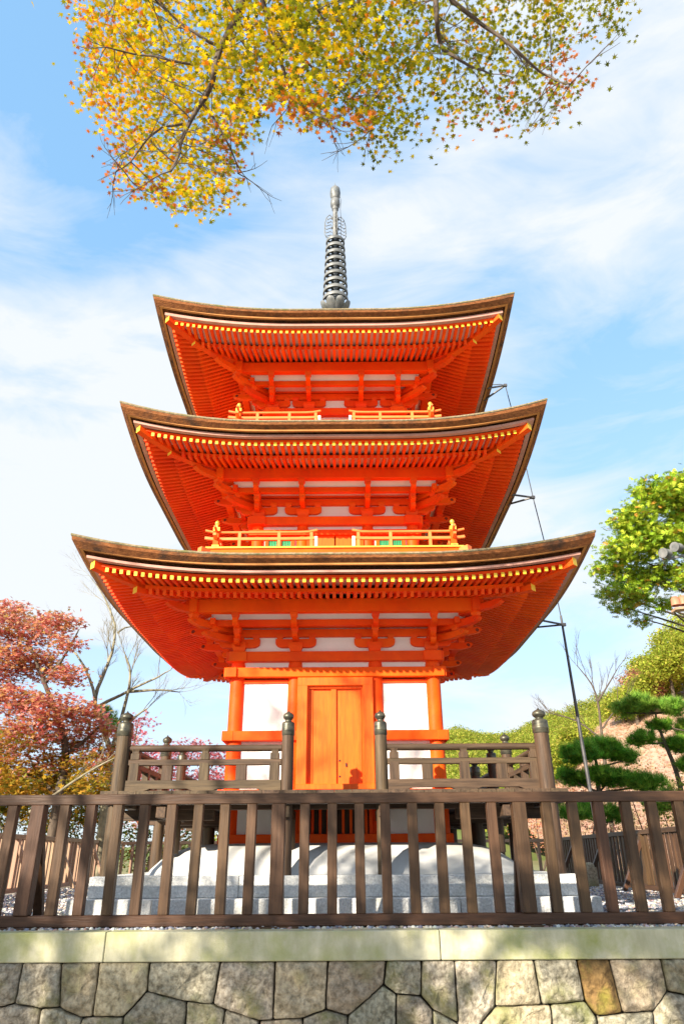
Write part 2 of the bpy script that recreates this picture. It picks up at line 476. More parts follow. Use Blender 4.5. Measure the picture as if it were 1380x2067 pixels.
def build_roof(st, idx):
    W, ze = st['W'], st['ze']
    bb = ze - (0.148 if idx == 0 else 0.14 if idx == 1 else 0.125)
    roof = empty('roof', (0, 0, 0), pagoda)
    # thatch: top surface, thick cut edge, lath strip below it
    nxt = ST[idx+1]['b'] - 0.02 if idx < 2 else 0.30
    top_z = (ST[idx+1]['bot'] + 0.18) if idx < 2 else 10.15
    prof = []
    for i in range(9):
        t = i / 8
        d = lerp(W, nxt, t)
        prof.append((d, ze + (top_z - ze) * (0.55*t + 0.45*t*t)))
    mb = MB()
    sweep(mb, st, [(W+0.012, ze-0.006), (W+0.010, ze+0.016)] + [(d, z+0.016) for d, z in prof[1:]], 1, smooth=False)
    sweep(mb, st, [(W-0.02, ze-0.022), (W-0.012, ze-0.024), (W+0.012, ze-0.006)], 1)
    mb.build('bark_top', [M['bark'], M['bark_lip']], roof)
    # cut edge of the thatch: upright, then bevelled under; lath; recess
    zb_ = ze - (0.092, 0.088, 0.082)[idx]
    mb = MB()
    sweep(mb, st, [(W, ze-0.016), (W-0.006, ze-0.050), (W-0.080, zb_)], 0, thick=0.55)
    mb.build('bark_edge', M['bark'], roof)
    mb = MB()
    sweep(mb, st, [(W-0.079, zb_+0.002), (W-0.086, zb_-0.020), (W-0.125, zb_-0.018)], 0, thick=0.3)
    mb.build('eave_lath', M['bark_board'], roof)
    bb = zb_ - 0.018
    mb = MB(); sweep(mb, st, [(W-0.125, bb+0.001), (W-0.128, bb+0.055), (W-0.36, bb+0.050)], 0); mb.build('bark_underside', M['bark'], roof)
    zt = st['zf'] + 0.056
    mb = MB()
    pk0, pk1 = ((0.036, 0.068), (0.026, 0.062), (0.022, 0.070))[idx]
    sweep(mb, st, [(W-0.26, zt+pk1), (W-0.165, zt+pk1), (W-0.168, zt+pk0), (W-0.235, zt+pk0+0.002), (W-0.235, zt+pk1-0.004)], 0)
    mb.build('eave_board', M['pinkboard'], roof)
    mb = MB()
    W1 = st['W1']
    sweep(mb, st, [(W1+0.012, zt+0.036), (W1+0.012, zt+0.001), (W1-0.06, zt+0.001)], 0)
    mb.build('eave_beam', M['verm'], roof)
    mb = MB()
    W2 = st['W2']
    zk = st['zb'] + 0.075
    sweep(mb, st, [(W2-0.015, st['zf0']+0.004), (W2-0.012, zk+0.001), (W2-0.10, zk+0.012)], 0)
    mb.build('rafter_board', M['verm'], roof)
    # soffit boards above both tiers of rafters
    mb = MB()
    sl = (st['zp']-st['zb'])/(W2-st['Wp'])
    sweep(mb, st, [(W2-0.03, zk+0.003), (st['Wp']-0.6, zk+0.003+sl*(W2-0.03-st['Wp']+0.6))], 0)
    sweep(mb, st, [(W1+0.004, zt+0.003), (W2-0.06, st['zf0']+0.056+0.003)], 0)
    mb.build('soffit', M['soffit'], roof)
    # rafters: front ones one by one, the other three sides as banks
    lines = rafter_lines(st)
    for kind, x, d0, z0, d1, z1 in lines:
        o = link(FLY_ME if kind else BASE_ME, 'flying_rafter' if kind else 'base_rafter', roof, (x, -d0, z0))
        L = math.hypot(d1-d0, z1-z0)
        o.scale = (1, L, 1)
        o.rotation_euler = (-math.atan2(z1-z0, d1-d0), 0, 0)
    for k in (1, 2, 3):
        rot = Matrix.Rotation(k*PI/2, 3, 'Z')
        mb = MB()
        for kind, x, d0, z0, d1, z1 in lines:
            h = 0.056 if kind else 0.075
            hx = RW/2
            vs = []
            for d, z in ((d0, z0), (d1, z1)):
                for xx, zz in ((x-hx, z), (x+hx, z), (x+hx, z+h), (x-hx, z+h)):
                    vs.append(rot @ Vector((xx, -d, zz)))
            mb.add(vs, [(0,1,2,3),(0,4,5,1),(1,5,6,2),(2,6,7,3),(3,7,4,0)], 0)
            mb.add(vs[4:], [(3,2,1,0)], kind)
        tag(mb.build('rafter_bank', [M['verm'], M['yellow']], roof), kind='stuff')
    # hip rafters, two tiers, at the four corners
    q = math.sqrt(0.5)
    for k in range(4):
        rot = Matrix.Rotation(k*PI/2, 3, 'Z')
        for nm, d0, z0, d1, z1, h in (('hip_rafter', st['Wp']-0.5, st['zp']+0.5*sl-0.05, W2+0.03, st['zb']-0.03, 0.12),
                                      ('flying_hip_rafter', W2-0.35, st['zf0']-0.035, W1+0.045, st['zf']-0.02, 0.11)):
            pts = []
            for i in range(6):
                t = i/5; d = lerp(d0, d1, t)
                pts.append(Vector((-d, -d, lerp(z0, z1, t) + lift(st, d, d) + (0.012*t*t))))
            mb = MB(); wv = Vector((q, -q, 0)) * 0.052
            vs = []
            for p in pts: vs += [p-wv, p+wv, p+wv+Vector((0,0,h)), p-wv+Vector((0,0,h))]
            fs = []
            for i in range(5):
                o = i*4
                fs += [(o, o+1, o+5, o+4), (o+1, o+2, o+6, o+5), (o+2, o+3, o+7, o+6), (o+3, o, o+4, o+7)]
            vs = [rot @ v for v in vs]
            mb.add(vs, [f[::-1] for f in fs] + [(0, 1, 2, 3)], 0)
            mb.add(vs[-4:], [(3, 2, 1, 0)], 1)
            mb.build(nm, [M['verm'], M['yellow']], roof)
    return roof

# ---- bracket pieces (shared meshes); origin at the column head, outwards is -Y
def arm_outline(l, h, r=0.05):
    """boat-shaped bracket arm: flat top, undercut rounded ends; (along, up)"""
    pts = [(-l, h), (-l, h*0.55)]
    for i in range(1, 5):
        a = i/4*PI/2
        pts.append((-l + (1-math.cos(a))*0.10, h*0.55*(1 - math.sin(a))))
    pts += [(-p[0], p[1]) for p in pts[::-1]]
    return pts
def out_outline(l, h, nose):
    """outward arm, (outwards as negative y, up) with a rounded or hooked nose"""
    pts = [(0.06, 0), (0.06, h)]
    if nose:
        pts += [(-l+0.05, h), (-l-0.02, h*1.08), (-l-0.075, h*1.0), (-l-0.095, h*0.72), (-l-0.075, h*0.42), (-l-0.03, h*0.22), (-l+0.03, h*0.06), (-l+0.10, -0.004)]
    else:
        pts += [(-l, h), (-l, h*0.5), (-l+0.03, h*0.16), (-l+0.09, 0)]
    return pts
def mk(fn):
    mb = MB(); fn(mb); return mb
BR = {}
BR['bearing_block'] = mk(lambda mb: (mb.box((0,0,0.045), (0.205,0.205,0.09), taper=0.70), mb.box((0,0,0.115), (0.205,0.205,0.05)))).mesh('bearing_block', [M['verm']])
BR['small_block'] = mk(lambda mb: (mb.box((0,0,0.020), (0.105,0.105,0.04), taper=0.72), mb.box((0,0,0.058), (0.105,0.105,0.036)))).mesh('small_block', [M['verm']])
BR['wall_arm'] = mk(lambda mb: mb.prism([(p[0], p[1]) for p in arm_outline(0.295, 0.125)], 1, -0.038, 0.038)).mesh('wall_arm', [M['verm']])
BR['arm_one'] = mk(lambda mb: mb.prism(out_outline(0.385, 0.075, False), 0, -0.037, 0.037)).mesh('projecting_arm', [M['verm']])
BR['arm_two'] = mk(lambda mb: mb.prism(out_outline(0.64, 0.080, False), 0, -0.037, 0.037)).mesh('projecting_arm', [M['verm']])
BR['diag_one'] = mk(lambda mb: mb.prism(out_outline(0.56, 0.085, True), 0, -0.045, 0.045)).mesh('diagonal_arm', [M['verm']])
BR['diag_two'] = mk(lambda mb: mb.prism(out_outline(0.80, 0.095, True), 0, -0.045, 0.045)).mesh('diagonal_arm', [M['verm']])
def nose(mb):
    mb.prism(out_outline(0.30, 0.095, True), 0, -0.040, 0.040)
BR['nose'] = mk(nose).mesh('carved_nose', [M['verm']])
def scroll(mb, s):
    if True:
        pts = []
        for i in range(22):
            a = i/21*3.6*PI
            r = 0.026*(1 - i/25)
            pts.append((s*0.0415, -0.325 + r*math.cos(a), 0.056 + r*math.sin(a)))
        mb.tube(pts, 0.0042, 5)
BR['scroll'] = [mk(lambda mb: scroll(mb, s)).mesh('carved_scroll', [M['iron']]) for s in (-1, 1)]

def bracket(st, x, corner=False, second=False):
    b, T = st['b'], st['T']
    e = empty('bracket_set', (x, -b, T + (0.003 if second else 0)), pagoda)
    if not second: link(BR['bearing_block'], 'bearing_block', e, (0, 0, 0.001))
    link(BR['wall_arm'], 'wall_arm', e, (0, -0.012, 0.076))
    for q in (-0.235, 0, 0.235): link(BR['small_block'], 'small_block', e, (q, -0.012, 0.201))
    link(BR['arm_one'], 'projecting_arm', e, (0, 0, 0.146))
    link(BR['small_block'], 'small_block', e, (0, -0.335, 0.222))
    o2 = st['Wp'] - b
    link(BR['arm_two'], 'projecting_arm', e, (0, -(o2-0.585), 0.266))
    link(BR['small_block'], 'small_block', e, (0, -o2, 0.347))
    if corner:      # the arms of the neighbouring side and the diagonal ones
        s = -1 if x < 0 else 1
        a45 = -PI/4 if s < 0 else PI/4
        d = link(BR['diag_one'], 'diagonal_arm', e, (0, 0, 0.130), a45)
        for sc in BR['scroll']: link(sc, 'carved_scroll', e, (Matrix.Rotation(a45, 3, 'Z') @ Vector((0, -0.26, 0.130))), a45)
        d = link(BR['diag_two'], 'diagonal_arm', e, (0, 0, 0.262), a45)
        for sc in BR['scroll']: link(sc, 'carved_scroll', e, (Matrix.Rotation(a45, 3, 'Z') @ Vector((0, -0.50, 0.262))), a45)
        r3 = Matrix.Rotation(a45, 3, 'Z')
        for dd, zz in ((0.47, 0.225), (0.825, 0.36)):
            link(BR['small_block'], 'small_block', e, r3 @ Vector((0, -dd, zz)), a45)
        d3 = r3 @ Vector((0, -0.62, 0.42))
        link(BR['diag_one'], 'diagonal_arm', e, d3, a45)
    return e

def side_bracket_noses(st):
    """carved noses that stick out sideways beyond the purlins on the left and right"""
    for s in (-1, 1):
        for y in (-st['b'], -st['c'], st['c'], st['b']):
            e = empty('nose_bracket', (s*(st['Wp']-0.22), y, st['T'] + 0.262), pagoda, -PI/2 if s < 0 else PI/2)
            link(BR['nose'], 'carved_nose', e)
            for sc in BR['scroll']: link(sc, 'carved_scroll', e)

def build_storey(st, idx):
    b, c, T, Wp = st['b'], st['c'], st['T'], st['Wp']
    rc = 0.105 if idx == 0 else 0.095 if idx == 1 else 0.088
    # columns
    bot = st['bot']
    cm = MB().lathe([(rc, 0), (rc, T-0.14-bot-0.06), (rc*0.93, T-0.14-bot)], n=24).mesh('column', [M['verm']])
    for (x, y) in [(sx*b, sy*b) for sx in (-1,1) for sy in (-1,1)] + [(sx*c, sy*b) for sx in (-1,1) for sy in (-1,1)] + [(sx*b, sy*c) for sx in (-1,1) for sy in (-1,1)]:
        link(cm, 'column', pagoda, (x, y, bot))
    # wall plate and head tie
    ext = b + 0.165
    mb = MB(); mb.box((0, -b, T-0.071), (2*ext, 0.25, 0.142), bev=0.006)
    for o in around(mb.build('wall_plate', M['verm'], pagoda)):
        if abs(math.sin(o.rotation_euler[2])) > 0.5: o.location.z -= 0.003; o.scale = (0.996, 1.0, 1.0)
    # white wall over the plate, behind the brackets, and soffit panels
    mb = MB(); mb.box((0, -b+0.03, T+0.24), (2*b, 0.05, 0.48))
    around(mb.build('plaster_panel', M['plaster'], pagoda))
    for z, h in ((0.290, 0.115), (0.425, 0.10)):
        mb = MB(); mb.box((0, -b-0.012, T+z), (2*b+0.34, 0.076, h), bev=0.004)
        for o in around(mb.build('wall_beam', M['verm'], pagoda)):
            if abs(math.sin(o.rotation_euler[2])) > 0.5: o.location.z -= 0.004
    s1 = 0.335
    mb = MB(); mb.box((0, -b-s1, T+0.350), (2*(b+s1)+0.30, 0.075, 0.09), bev=0.004)
    for o in around(mb.build('step_beam', M['verm'], pagoda)):
        if abs(math.sin(o.rotation_euler[2])) > 0.5: o.location.z -= 0.004
    mb = MB(); hp = 0.19
    zc = T + 0.425 + hp/2
    mb.box((0, -Wp, zc), (2*Wp+0.22, 0.115, hp), bev=0.006)
    for o in around(mb.build('purlin', M['verm'], pagoda)):
        if abs(math.sin(o.rotation_euler[2])) > 0.5: o.location.z -= 0.004
    mb = MB()
    e1 = Wp - 0.05
    mb.add([(-e1, -e1, T+0.52), (e1, -e1, T+0.52), (b+s1, -b-s1, T+0.40), (-b-s1, -b-s1, T+0.40)], [(0, 1, 2, 3)])
    mb.add([(-b-s1, -b-s1, T+0.372), (b+s1, -b-s1, T+0.372), (b, -b, T+0.41), (-b, -b, T+0.41)], [(0, 1, 2, 3)])
    around(mb.build('soffit_panel', M['plaster'], pagoda))
    # brackets on all four sides
    for x in (-c, c): around(bracket(st, x))
    around(bracket(st, -b, True))
    around(bracket(st, b, False, True))
    side_bracket_noses(st)
    # purlin end blocks at the corners
    for k in range(4):
        p = Matrix.Rotation(k*PI/2, 3, 'Z') @ Vector((-Wp-0.0, -Wp-0.0, T+0.615))
        mb = MB(); mb.box((0, 0, 0.045), (0.15, 0.15, 0.09), taper=0.8)
        mb.box((0, 0, -0.10), (0.13, 0.13, 0.19))
        mb.build('corner_block', M['verm'], pagoda, p)

for i, st in enumerate(ST):
    build_storey(st, i)
    build_roof(st, i)

# ---- ground-floor body
b, c, YW = 1.385, 0.57, -1.385
def side_part(name, fn, mt, ks=(1, 2, 3)):
    mb = MB(); fn(mb)
    return around(mb.build(name, mt, pagoda), ks)
def nudge(objs, dz=-0.003):
    for o in objs:
        if abs(math.sin(o.rotation_euler[2])) > 0.5: o.location.z += dz
nudge(side_part('tie_beam', lambda m: m.box((0, -b-0.075, 2.902), (3.13, 0.15, 0.134), bev=0.006), M['verm']))
nudge(side_part('tie_beam', lambda m: m.box((0, -b-0.07, 1.30), (3.10, 0.15, 0.12), bev=0.006), M['verm']))
for s in (-1, 1):
    nudge(side_part('waist_rail', lambda m: m.box((s*(1.54+0.49)/2, -b-0.075, 2.040), (1.54-0.49, 0.15, 0.128), bev=0.006), M['verm']))
    side_part('plaster_panel', lambda m: m.box((s*(b+c)/2, -b-0.0, 2.43), (b-c-0.12, 0.06, 0.68)), M['plaster'])
    side_part('plaster_panel', lambda m: m.box((s*(b+c)/2, -b-0.0, 1.66), (b-c-0.12, 0.06, 0.64)), M['plaster'])
    side_part('plaster_panel', lambda m: m.box((s*(b+c)/2, -b-0.0, 1.00), (b-c-0.12, 0.06, 0.46)), M['plaster'])
    side_part('frieze_panel', lambda m: m.box((s*(b+c)/2, -b-0.0, 3.01), (b-c-0.12, 0.06, 0.12)), M['plaster'])
    side_part('panel_edge', lambda m: m.box((s*(b+c)/2, -b-0.02, 2.79), (b-c-0.17, 0.07, 0.05)), M['verm'])
side_part('frieze_panel', lambda m: m.box((0, -b-0.0, 3.01), (2*c-0.12, 0.06, 0.12)), M['plaster'])
nudge(side_part('sill_beam', lambda m: m.box((0, -b-0.05, 0.765), (3.02, 0.16, 0.11), bev=0.006), M['verm']))
# lattice vent under the door
for i in range(9):
    side_part('vent_bar', lambda m: m.box((-0.40 + i*0.10, -b, 1.03), (0.035, 0.05, 0.43)), M['verm'])
for s in (-1, 1):
    side_part('vent_frame', lambda m: m.box((s*0.465, -b-0.01, 1.03), (0.05, 0.09, 0.43)), M['verm'])
# door frame (jambs, head, sill) and two leaves
def dframe(m):
    for s in (-1, 1):
        m.box((s*0.455, -b-0.105, 2.09), (0.14, 0.11, 1.46), bev=0.006)
        m.box((s*0.385, -b-0.075, 2.06), (0.045, 0.07, 1.36), bev=0.004)
    m.box((0, -b-0.107, 2.765), (1.05, 0.112, 0.115), bev=0.006)
    m.box((0, -b-0.078, 2.70), (0.80, 0.07, 0.05), bev=0.004)
    m.box((0, -b-0.112, 1.385), (1.052, 0.13, 0.07), bev=0.006)
side_part('door_frame', dframe, M['door'])
def leaf(s):
    m = MB()
    m.box((s*0.185, -b-0.045, 2.045), (0.355, 0.045, 1.27), bev=0.003)
    m.box((s*0.335, -b-0.058, 2.045), (0.05, 0.045, 1.265), bev=0.003)
    return m
for s in (-1, 1): around(leaf(s).build('door_leaf', M['door'], pagoda))
side_part('door_strip', lambda m: m.box((-0.022, -b-0.080, 2.045), (0.075, 0.030, 1.262), bev=0.004), M['door'])
dl = MB()
for (x, z) in ((0.055, 1.52), (0.055, 1.72)):
    dl.box((x, -b-0.072, z), (0.022, 0.014, 0.022), bev=0.006)
dl.box((0.145, -b-0.074, 1.665), (0.020, 0.018, 0.05), bev=0.005)
dl.build('door_latch', M['iron'], pagoda)
# inner core so no light leaks through the storeys
for (h, z0, z1) in ((1.33, 0.72, 4.3), (1.17, 4.30, 6.5), (1.03, 6.45, 8.9)):
    MB().box((0, 0, (z0+z1)/2), (2*h, 2*h, z1-z0)).build('inner_core', M['old_z'], pagoda)

# ---- upper storeys: balconies with railings, walls, doors, windows
def balcony(st, Wd, Wr, zd, zt, zpost, gap):
    e = empty('balcony', (0, 0, 0), pagoda)
    def part(name, fn, mt, nz=True):
        m = MB(); fn(m)
        o = m.build(name, mt, e)
        os_ = around(o)
        if nz: nudge(os_)
    part('floor_edge', lambda m: m.box((0, -Wd+0.05, zd-0.012), (2*Wd, 0.14, 0.024)), M['gold'])
    part('floor_beam', lambda m: m.box((0, -Wd+0.06, zd-0.085), (2*Wd-0.05, 0.11, 0.115)), M['verm'])
    part('floor', lambda m: m.box((0, -(Wd+st['b'])/2+0.04, zd-0.035), (2*Wd-0.2, Wd-st['b']+0.05, 0.02)), M['verm'])
    for k in range(4):
        rot = Matrix.Rotation(k*PI/2, 3, 'Z')
        m = MB(); m.bar(rot @ Vector((-Wd+0.3, -Wd+0.3, zd-0.10)), rot @ Vector((-Wd-0.07, -Wd-0.07, zd-0.075)), 0.10, 0.10)
        m.build('corner_beam', M['verm_sunlit'], e)
        p = rot @ Vector((-Wr, -Wr, 0))
        m = MB(); m.box((p.x, p.y, (zd+zpost)/2-0.06), (0.085, 0.085, zpost-zd-0.12), bev=0.005)
        m.box((p.x, p.y, zd-0.06), (0.092, 0.092, 0.13))
        m.build('rail_post', M['verm'], e)
        m = MB(); m.box((p.x, p.y, zpost-0.135), (0.098, 0.098, 0.06))
        m.lathe([(0.030, 0), (0.022, 0.02), (0.018, 0.05), (0.034, 0.075), (0.038, 0.095), (0.026, 0.12), (0.0, 0.14)], (p.x, p.y, zpost-0.11), 12)
        m.build('post_cap', M['gold'], e)
        MB().box((p.x, p.y, zd+0.045), (0.105, 0.105, 0.05)).build('post_band', M['gold'], e)
    def rail(m, z, r, s, up, sq=False):
        x0, x1 = s*(Wr+0.17), s*gap
        pts = []
        for i in range(13):
            t = i/12; x = lerp(x0, x1, t)
            zz = z + up*max(0, (abs(x)-Wr)/0.17)**1.5 + up*max(0, 1-(abs(x)-gap)/0.22)**2*0.9
            pts.append((x, -Wr, zz))
        if sq:
            for p, q in zip(pts, pts[1:]): m.bar(p, q, 0.045, r*2)
        else: m.tube(pts, r, 8)
    for s in (-1, 1):
        zm = lerp(zd, zt, 0.62)
        part('handrail', lambda m: rail(m, zt, 0.021, s, 0.035), M['verm_sunlit'])
        part('middle_rail', lambda m: rail(m, zm, 0.020, s, 0.02, True), M['verm_sunlit'])
        part('bottom_rail', lambda m: m.box((s*(Wr+gap)/2, -Wr, zd+0.022), (Wr-gap+0.2, 0.05, 0.042)), M['verm_sunlit'])
        for x in (0.30, 0.62, 0.97):
            xx = s*lerp(gap, Wr, x - 0.2 if x > 0.9 else x - 0.24)
            part('baluster', lambda m: m.box((xx, -Wr, (zd+zt)/2+0.02), (0.045, 0.04, zt-zd-0.06)), M['verm_sunlit'])
        part('rail_end', lambda m: m.box((s*(gap+0.02), -Wr, (zd+zm)/2+0.02), (0.04, 0.05, zm-zd+0.02)), M['plaster'])
balcony(ST[1], 1.90, 1.775, 4.665, 4.955, 5.13, 0.26)
balcony(ST[2], 1.74, 1.60, 6.95, 7.225, 7.40, 0.235)

def upper_wall(st, zd):
    b, c, T = st['b'], st['c'], st['T']
    zt = T - 0.142
    h = zt - zd
    e = empty('upper_wall', (0, 0, 0), pagoda)
    def part(name, fn, mt):
        m = MB(); fn(m); nudge(around(m.build(name, mt, e)))
    part('tie_beam', lambda m: m.box((0, -b-0.06, zt-0.135), (2*b+0.26, 0.13, 0.085)), M['verm'])
    part('sill', lambda m: m.box((0, -b-0.06, zd+0.07), (2*b+0.24, 0.13, 0.09)), M['verm'])
    part('frieze', lambda m: m.box((0, -b, zt-0.05), (2*b-0.1, 0.05, 0.10)), M['plaster'])
    for s in (-1, 1):
        part('wall_panel', lambda m: m.box((s*(b+c)/2, -b+0.01, zd+h/2), (b-c-0.1, 0.04, h-0.1)), M['plaster'])
        xw = s*(b+c)/2
        part('window_frame', lambda m: [m.box((xw, -b-0.035, z), (0.46, 0.06, 0.05)) for z in (zd+0.15, zt-0.22)] +
             [m.box((xw+q*0.205, -b-0.035, (zd+zt)/2-0.035), (0.05, 0.058, zt-zd-0.37)) for q in (-1, 0, 1)], M['verm'])
        part('window_slats', lambda m: [m.box((xw + q, -b-0.030, (zd+zt)/2-0.035), (0.014, 0.03, zt-zd-0.36)) for q in
             [-0.165 + 0.026*j for j in range(6)] + [0.035 + 0.026*j for j in range(6)]], M['green'])
        part('door_leaf', lambda m: m.box((s*(c-0.10)/2, -b-0.045, (zd+zt)/2-0.03), (c-0.12, 0.04, h-0.2), bev=0.003), M['door'])
        part('door_jamb', lambda m: m.box((s*(c-0.10), -b-0.055, (zd+zt)/2-0.03), (0.06, 0.08, h-0.2)), M['verm'])
upper_wall(ST[1], 4.665)
upper_wall(ST[2], 6.95)

# ---- spire
spire = empty('spire', (0, 0, 10.1), pagoda)
m = MB()
m.box((0, 0, 0.16), (0.74, 0.74, 0.40)); m.box((0, 0, 0.385), (0.84, 0.84, 0.06))
m.lathe([(0.34, 0.415), (0.33, 0.52), (0.25, 0.62), (0.12, 0.67), (0.10, 0.72)], n=24)
m.build('spire_base', M['spire_dark'], spire)
for k in range(8):
    a = 2*PI*(k+0.5)/8
    m = MB()
    prof = []
    for i in range(7):
        t = i/6
        prof.append((0.10*math.sin(PI*min(1, t*0.62+0.16)), t))
    vs, fs = [], []
    for i, (w, t) in enumerate(prof):
        out = 0.10 + 0.20*math.sin(t*1.5)
        z = 0.68 + 0.22*t
        for j in range(5):
            u = (j/2 - 1)
            vs.append((w*u, -(out + 0.035*(1-u*u)), z))
    for i in range(6):
        for j in range(4):
            q = i*5+j; fs.append((q, q+1, q+6, q+5))
    m.add(vs, fs, 0, True)
    m.build('petal', M['spire'], spire, (0, 0, 0), a)
MB().tube([(0,0,0.6), (0,0,2.75), (0,0,3.60), (0,0,4.0)], [0.075, 0.060, 0.058, 0.045], 14).build('spire_shaft', M['spire'], spire)
def ring(r):
    m = MB()
    m.lathe([(r, -0.040), (r+0.006, 0.0), (r, 0.040), (r-0.028, 0.038), (r-0.032, -0.034), (r, -0.040)], n=28)
    for k in range(8):
        a = 2*PI*(k+0.5)/8
        m.bar((math.cos(a)*0.09, math.sin(a)*0.09, -0.012), (math.cos(a)*(r-0.02), math.sin(a)*(r-0.02), -0.012), 0.030, 0.03, m=1)
    m.lathe([(0.075, -0.06), (0.105, -0.05), (0.105, 0.05), (0.075, 0.06)], n=18, m=1)
    return m
for i in range(9):
    ring(lerp(0.272, 0.205, i/8)).build('spire_ring', [M['spire'], M['spire_dark']], spire, (0, 0, 11.13 - 10.1 + i*0.209))
# openwork flames: four plates round the shaft
def flame():
    m = MB()
    m.tube([(0.065, 0, 0.02), (0.20, 0, 0.0), (0.245, 0, 0.12), (0.235, 0, 0.45), (0.20, 0, 0.62), (0.13, 0, 0.72), (0.065, 0, 0.66)], 0.010, 6)
    for k in range(6):
        z = 0.07 + k*0.105
        w = 0.15 if k < 4 else 0.11
        pts = []
        for i in range(13):
            a = i/12*2*PI
            pts.append((0.078 + w*(0.5 - 0.5*math.cos(a*0.5)) + 0.018*math.sin(2*a), 0, z + 0.045*math.sin(a)))
        m.tube(pts, 0.0085, 5)
    for z in (0.04, 0.33, 0.62):
        m.box((0.065, 0, z), (0.05, 0.03, 0.03))
    return m.mesh('flame_plate', [M['spire']])
fm = flame()
for k in range(4): link(fm, 'flame_plate', spire, (0, 0, 12.93 - 10.1), R(12) + k*PI/2)
m = MB(); m.box((0.035, -0.060, 13.27-10.1), (0.055, 0.02, 0.62)); m.build('shaft_strip', M['spire_dark'], spire)
m = MB(); m.lathe([(0.05, 0), (0.075, 0.02), (0.075, 0.05), (0.06, 0.07), (0.07, 0.10), (0.105, 0.14), (0.112, 0.22), (0.105, 0.32), (0.07, 0.35), (0.062, 0.36)], (0, 0, 13.82-10.1), 20)
m.build('dragon_wheel', M['spire'], spire)
m = MB(); m.lathe([(0.062, 0), (0.085, 0.01), (0.09, 0.06), (0.115, 0.10), (0.122, 0.22), (0.110, 0.33), (0.06, 0.40), (0.012, 0.44), (0.004, 0.55), (0.0, 0.56)], (0, 0, 14.18-10.1), 20)
m.build('sacred_jewel', M['spire'], spire)
MB().tube([(0.10, -0.06, 14.25-10.1), (0.135, -0.07, 14.05-10.1), (0.115, -0.06, 13.8-10.1), (0.13, -0.05, 13.5-10.1), (0.13, -0.05, 12.9-10.1)], 0.006, 5).build('spire_cable', M['cable'], spire)

# ------------------------------------------------------------------ pagoda: stone base, plaster mound, veranda
base = empty('stone_base', (0, 0, 0), pagoda)
def steps(half, z0, z1, cuts, dep):
    for k in range(4):
        rot = Matrix.Rotation(k*PI/2, 3, 'Z')
        xs = [-half] + cuts + [half if k % 2 else half]
        for i, (a, bb_) in enumerate(zip(xs, xs[1:])):
            aa = a + (dep if i == 0 and k % 2 else 0); be = bb_ - (dep if i == len(xs)-2 and k % 2 else 0)
            mb = MB(); mb.box(((aa+be)/2, -half+dep/2, (z0+z1)/2), (be-aa-0.005, dep, z1-z0), bev=0.008)
            o = mb.build('step_stone', M['granite'], base, (0, 0, 0), k*PI/2)
steps(2.86, -0.05, 0.160, [-1.95, -0.35, 1.35], 0.5)
steps(2.70, 0.162, 0.374, [-1.05, 0.55, 1.75], 0.5)
MB().box((0, 0, 0.18), (4.5, 4.5, 0.36)).build('base_fill', M['granite'], base)
# rounded white plaster mound under the body
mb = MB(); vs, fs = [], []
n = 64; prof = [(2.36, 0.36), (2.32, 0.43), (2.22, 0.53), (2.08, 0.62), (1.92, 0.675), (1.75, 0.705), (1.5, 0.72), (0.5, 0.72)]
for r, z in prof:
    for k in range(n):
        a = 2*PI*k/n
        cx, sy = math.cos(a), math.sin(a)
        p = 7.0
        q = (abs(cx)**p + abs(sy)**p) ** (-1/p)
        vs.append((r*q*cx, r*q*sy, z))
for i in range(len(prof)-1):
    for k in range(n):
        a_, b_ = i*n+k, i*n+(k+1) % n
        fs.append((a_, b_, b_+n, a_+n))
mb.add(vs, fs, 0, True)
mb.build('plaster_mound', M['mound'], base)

ver = empty('veranda', (0, 0, 0), pagoda)
NW, NY = 2.56, -2.5      # newel lines
def vpart(name, fn, mt, ks=(1, 2, 3), nz=-0.003):
    m_ = MB(); fn(m_)
    os_ = around(m_.build(name, mt, ver), ks)
    nudge(os_, nz)
    return os_
# deck boards laid square to each side, edge beam, joists
for i in range(26):
    x0 = -2.70 + i*0.2077
    vpart('deck_board', lambda m: m.box((x0+0.104, -(2.74+1.42)/2 - 0.0, 1.238), (0.203, 2.74-1.42 if abs(x0+0.104) < 1.45 else 1.30, 0.036)), M['old_y'], (2,), 0)
    if abs(x0+0.104) < 1.44:
        vpart('deck_board', lambda m: m.box((-2.08, x0+0.104, 1.236), (1.30, 0.203, 0.036)), M['old_x'], (2,), 0)
vpart('edge_beam', lambda m: m.box((0, -2.60, 1.165), (5.22, 0.12, 0.105), bev=0.006), M['old_x'])
vpart('floor_beam', lambda m: m.box((0, -2.0, 1.15), (4.9, 0.12, 0.13), bev=0.006), M['old_x'])
for x in (-2.0, -0.57, 0.57, 2.0):
    vpart('joist', lambda m: m.box((x, -2.06, 1.03), (0.11, 1.15, 0.12), bev=0.006), M['old_y'])
for x in (-1.98, -0.57):
    vpart('floor_post', lambda m: m.tube([(x, -1.98, 0.60), (x, -1.98, 0.975)], 0.085, 14), M['old_z'])
def newel(x, y, r, cap):
    m_ = MB(); m_.tube([(x, y, 0.374), (x, y, 1.905)], [r*1.03, r], 18); m_.build('newel_post', M['old_z'], ver)
    f = MB()
    f.lathe([(r*1.0, -0.01), (r*1.10, 0.0), (r*1.10, 0.045), (r*1.13, 0.05), (r*1.13, 0.058), (r*1.09, 0.064), (r*1.07, 0.13), (r*0.98, 0.15), (r*0.60, 0.158), (r*0.52, 0.17),
             (r*0.56, 0.178), (r*0.86, 0.20), (r*0.94, 0.222), (r*0.84, 0.246), (r*0.48, 0.266), (r*0.16, 0.280), (r*0.05, 0.298), (0.0, 0.302)], (x, y, 1.90), 22)
    f.build('finial', M['bronze'], ver)
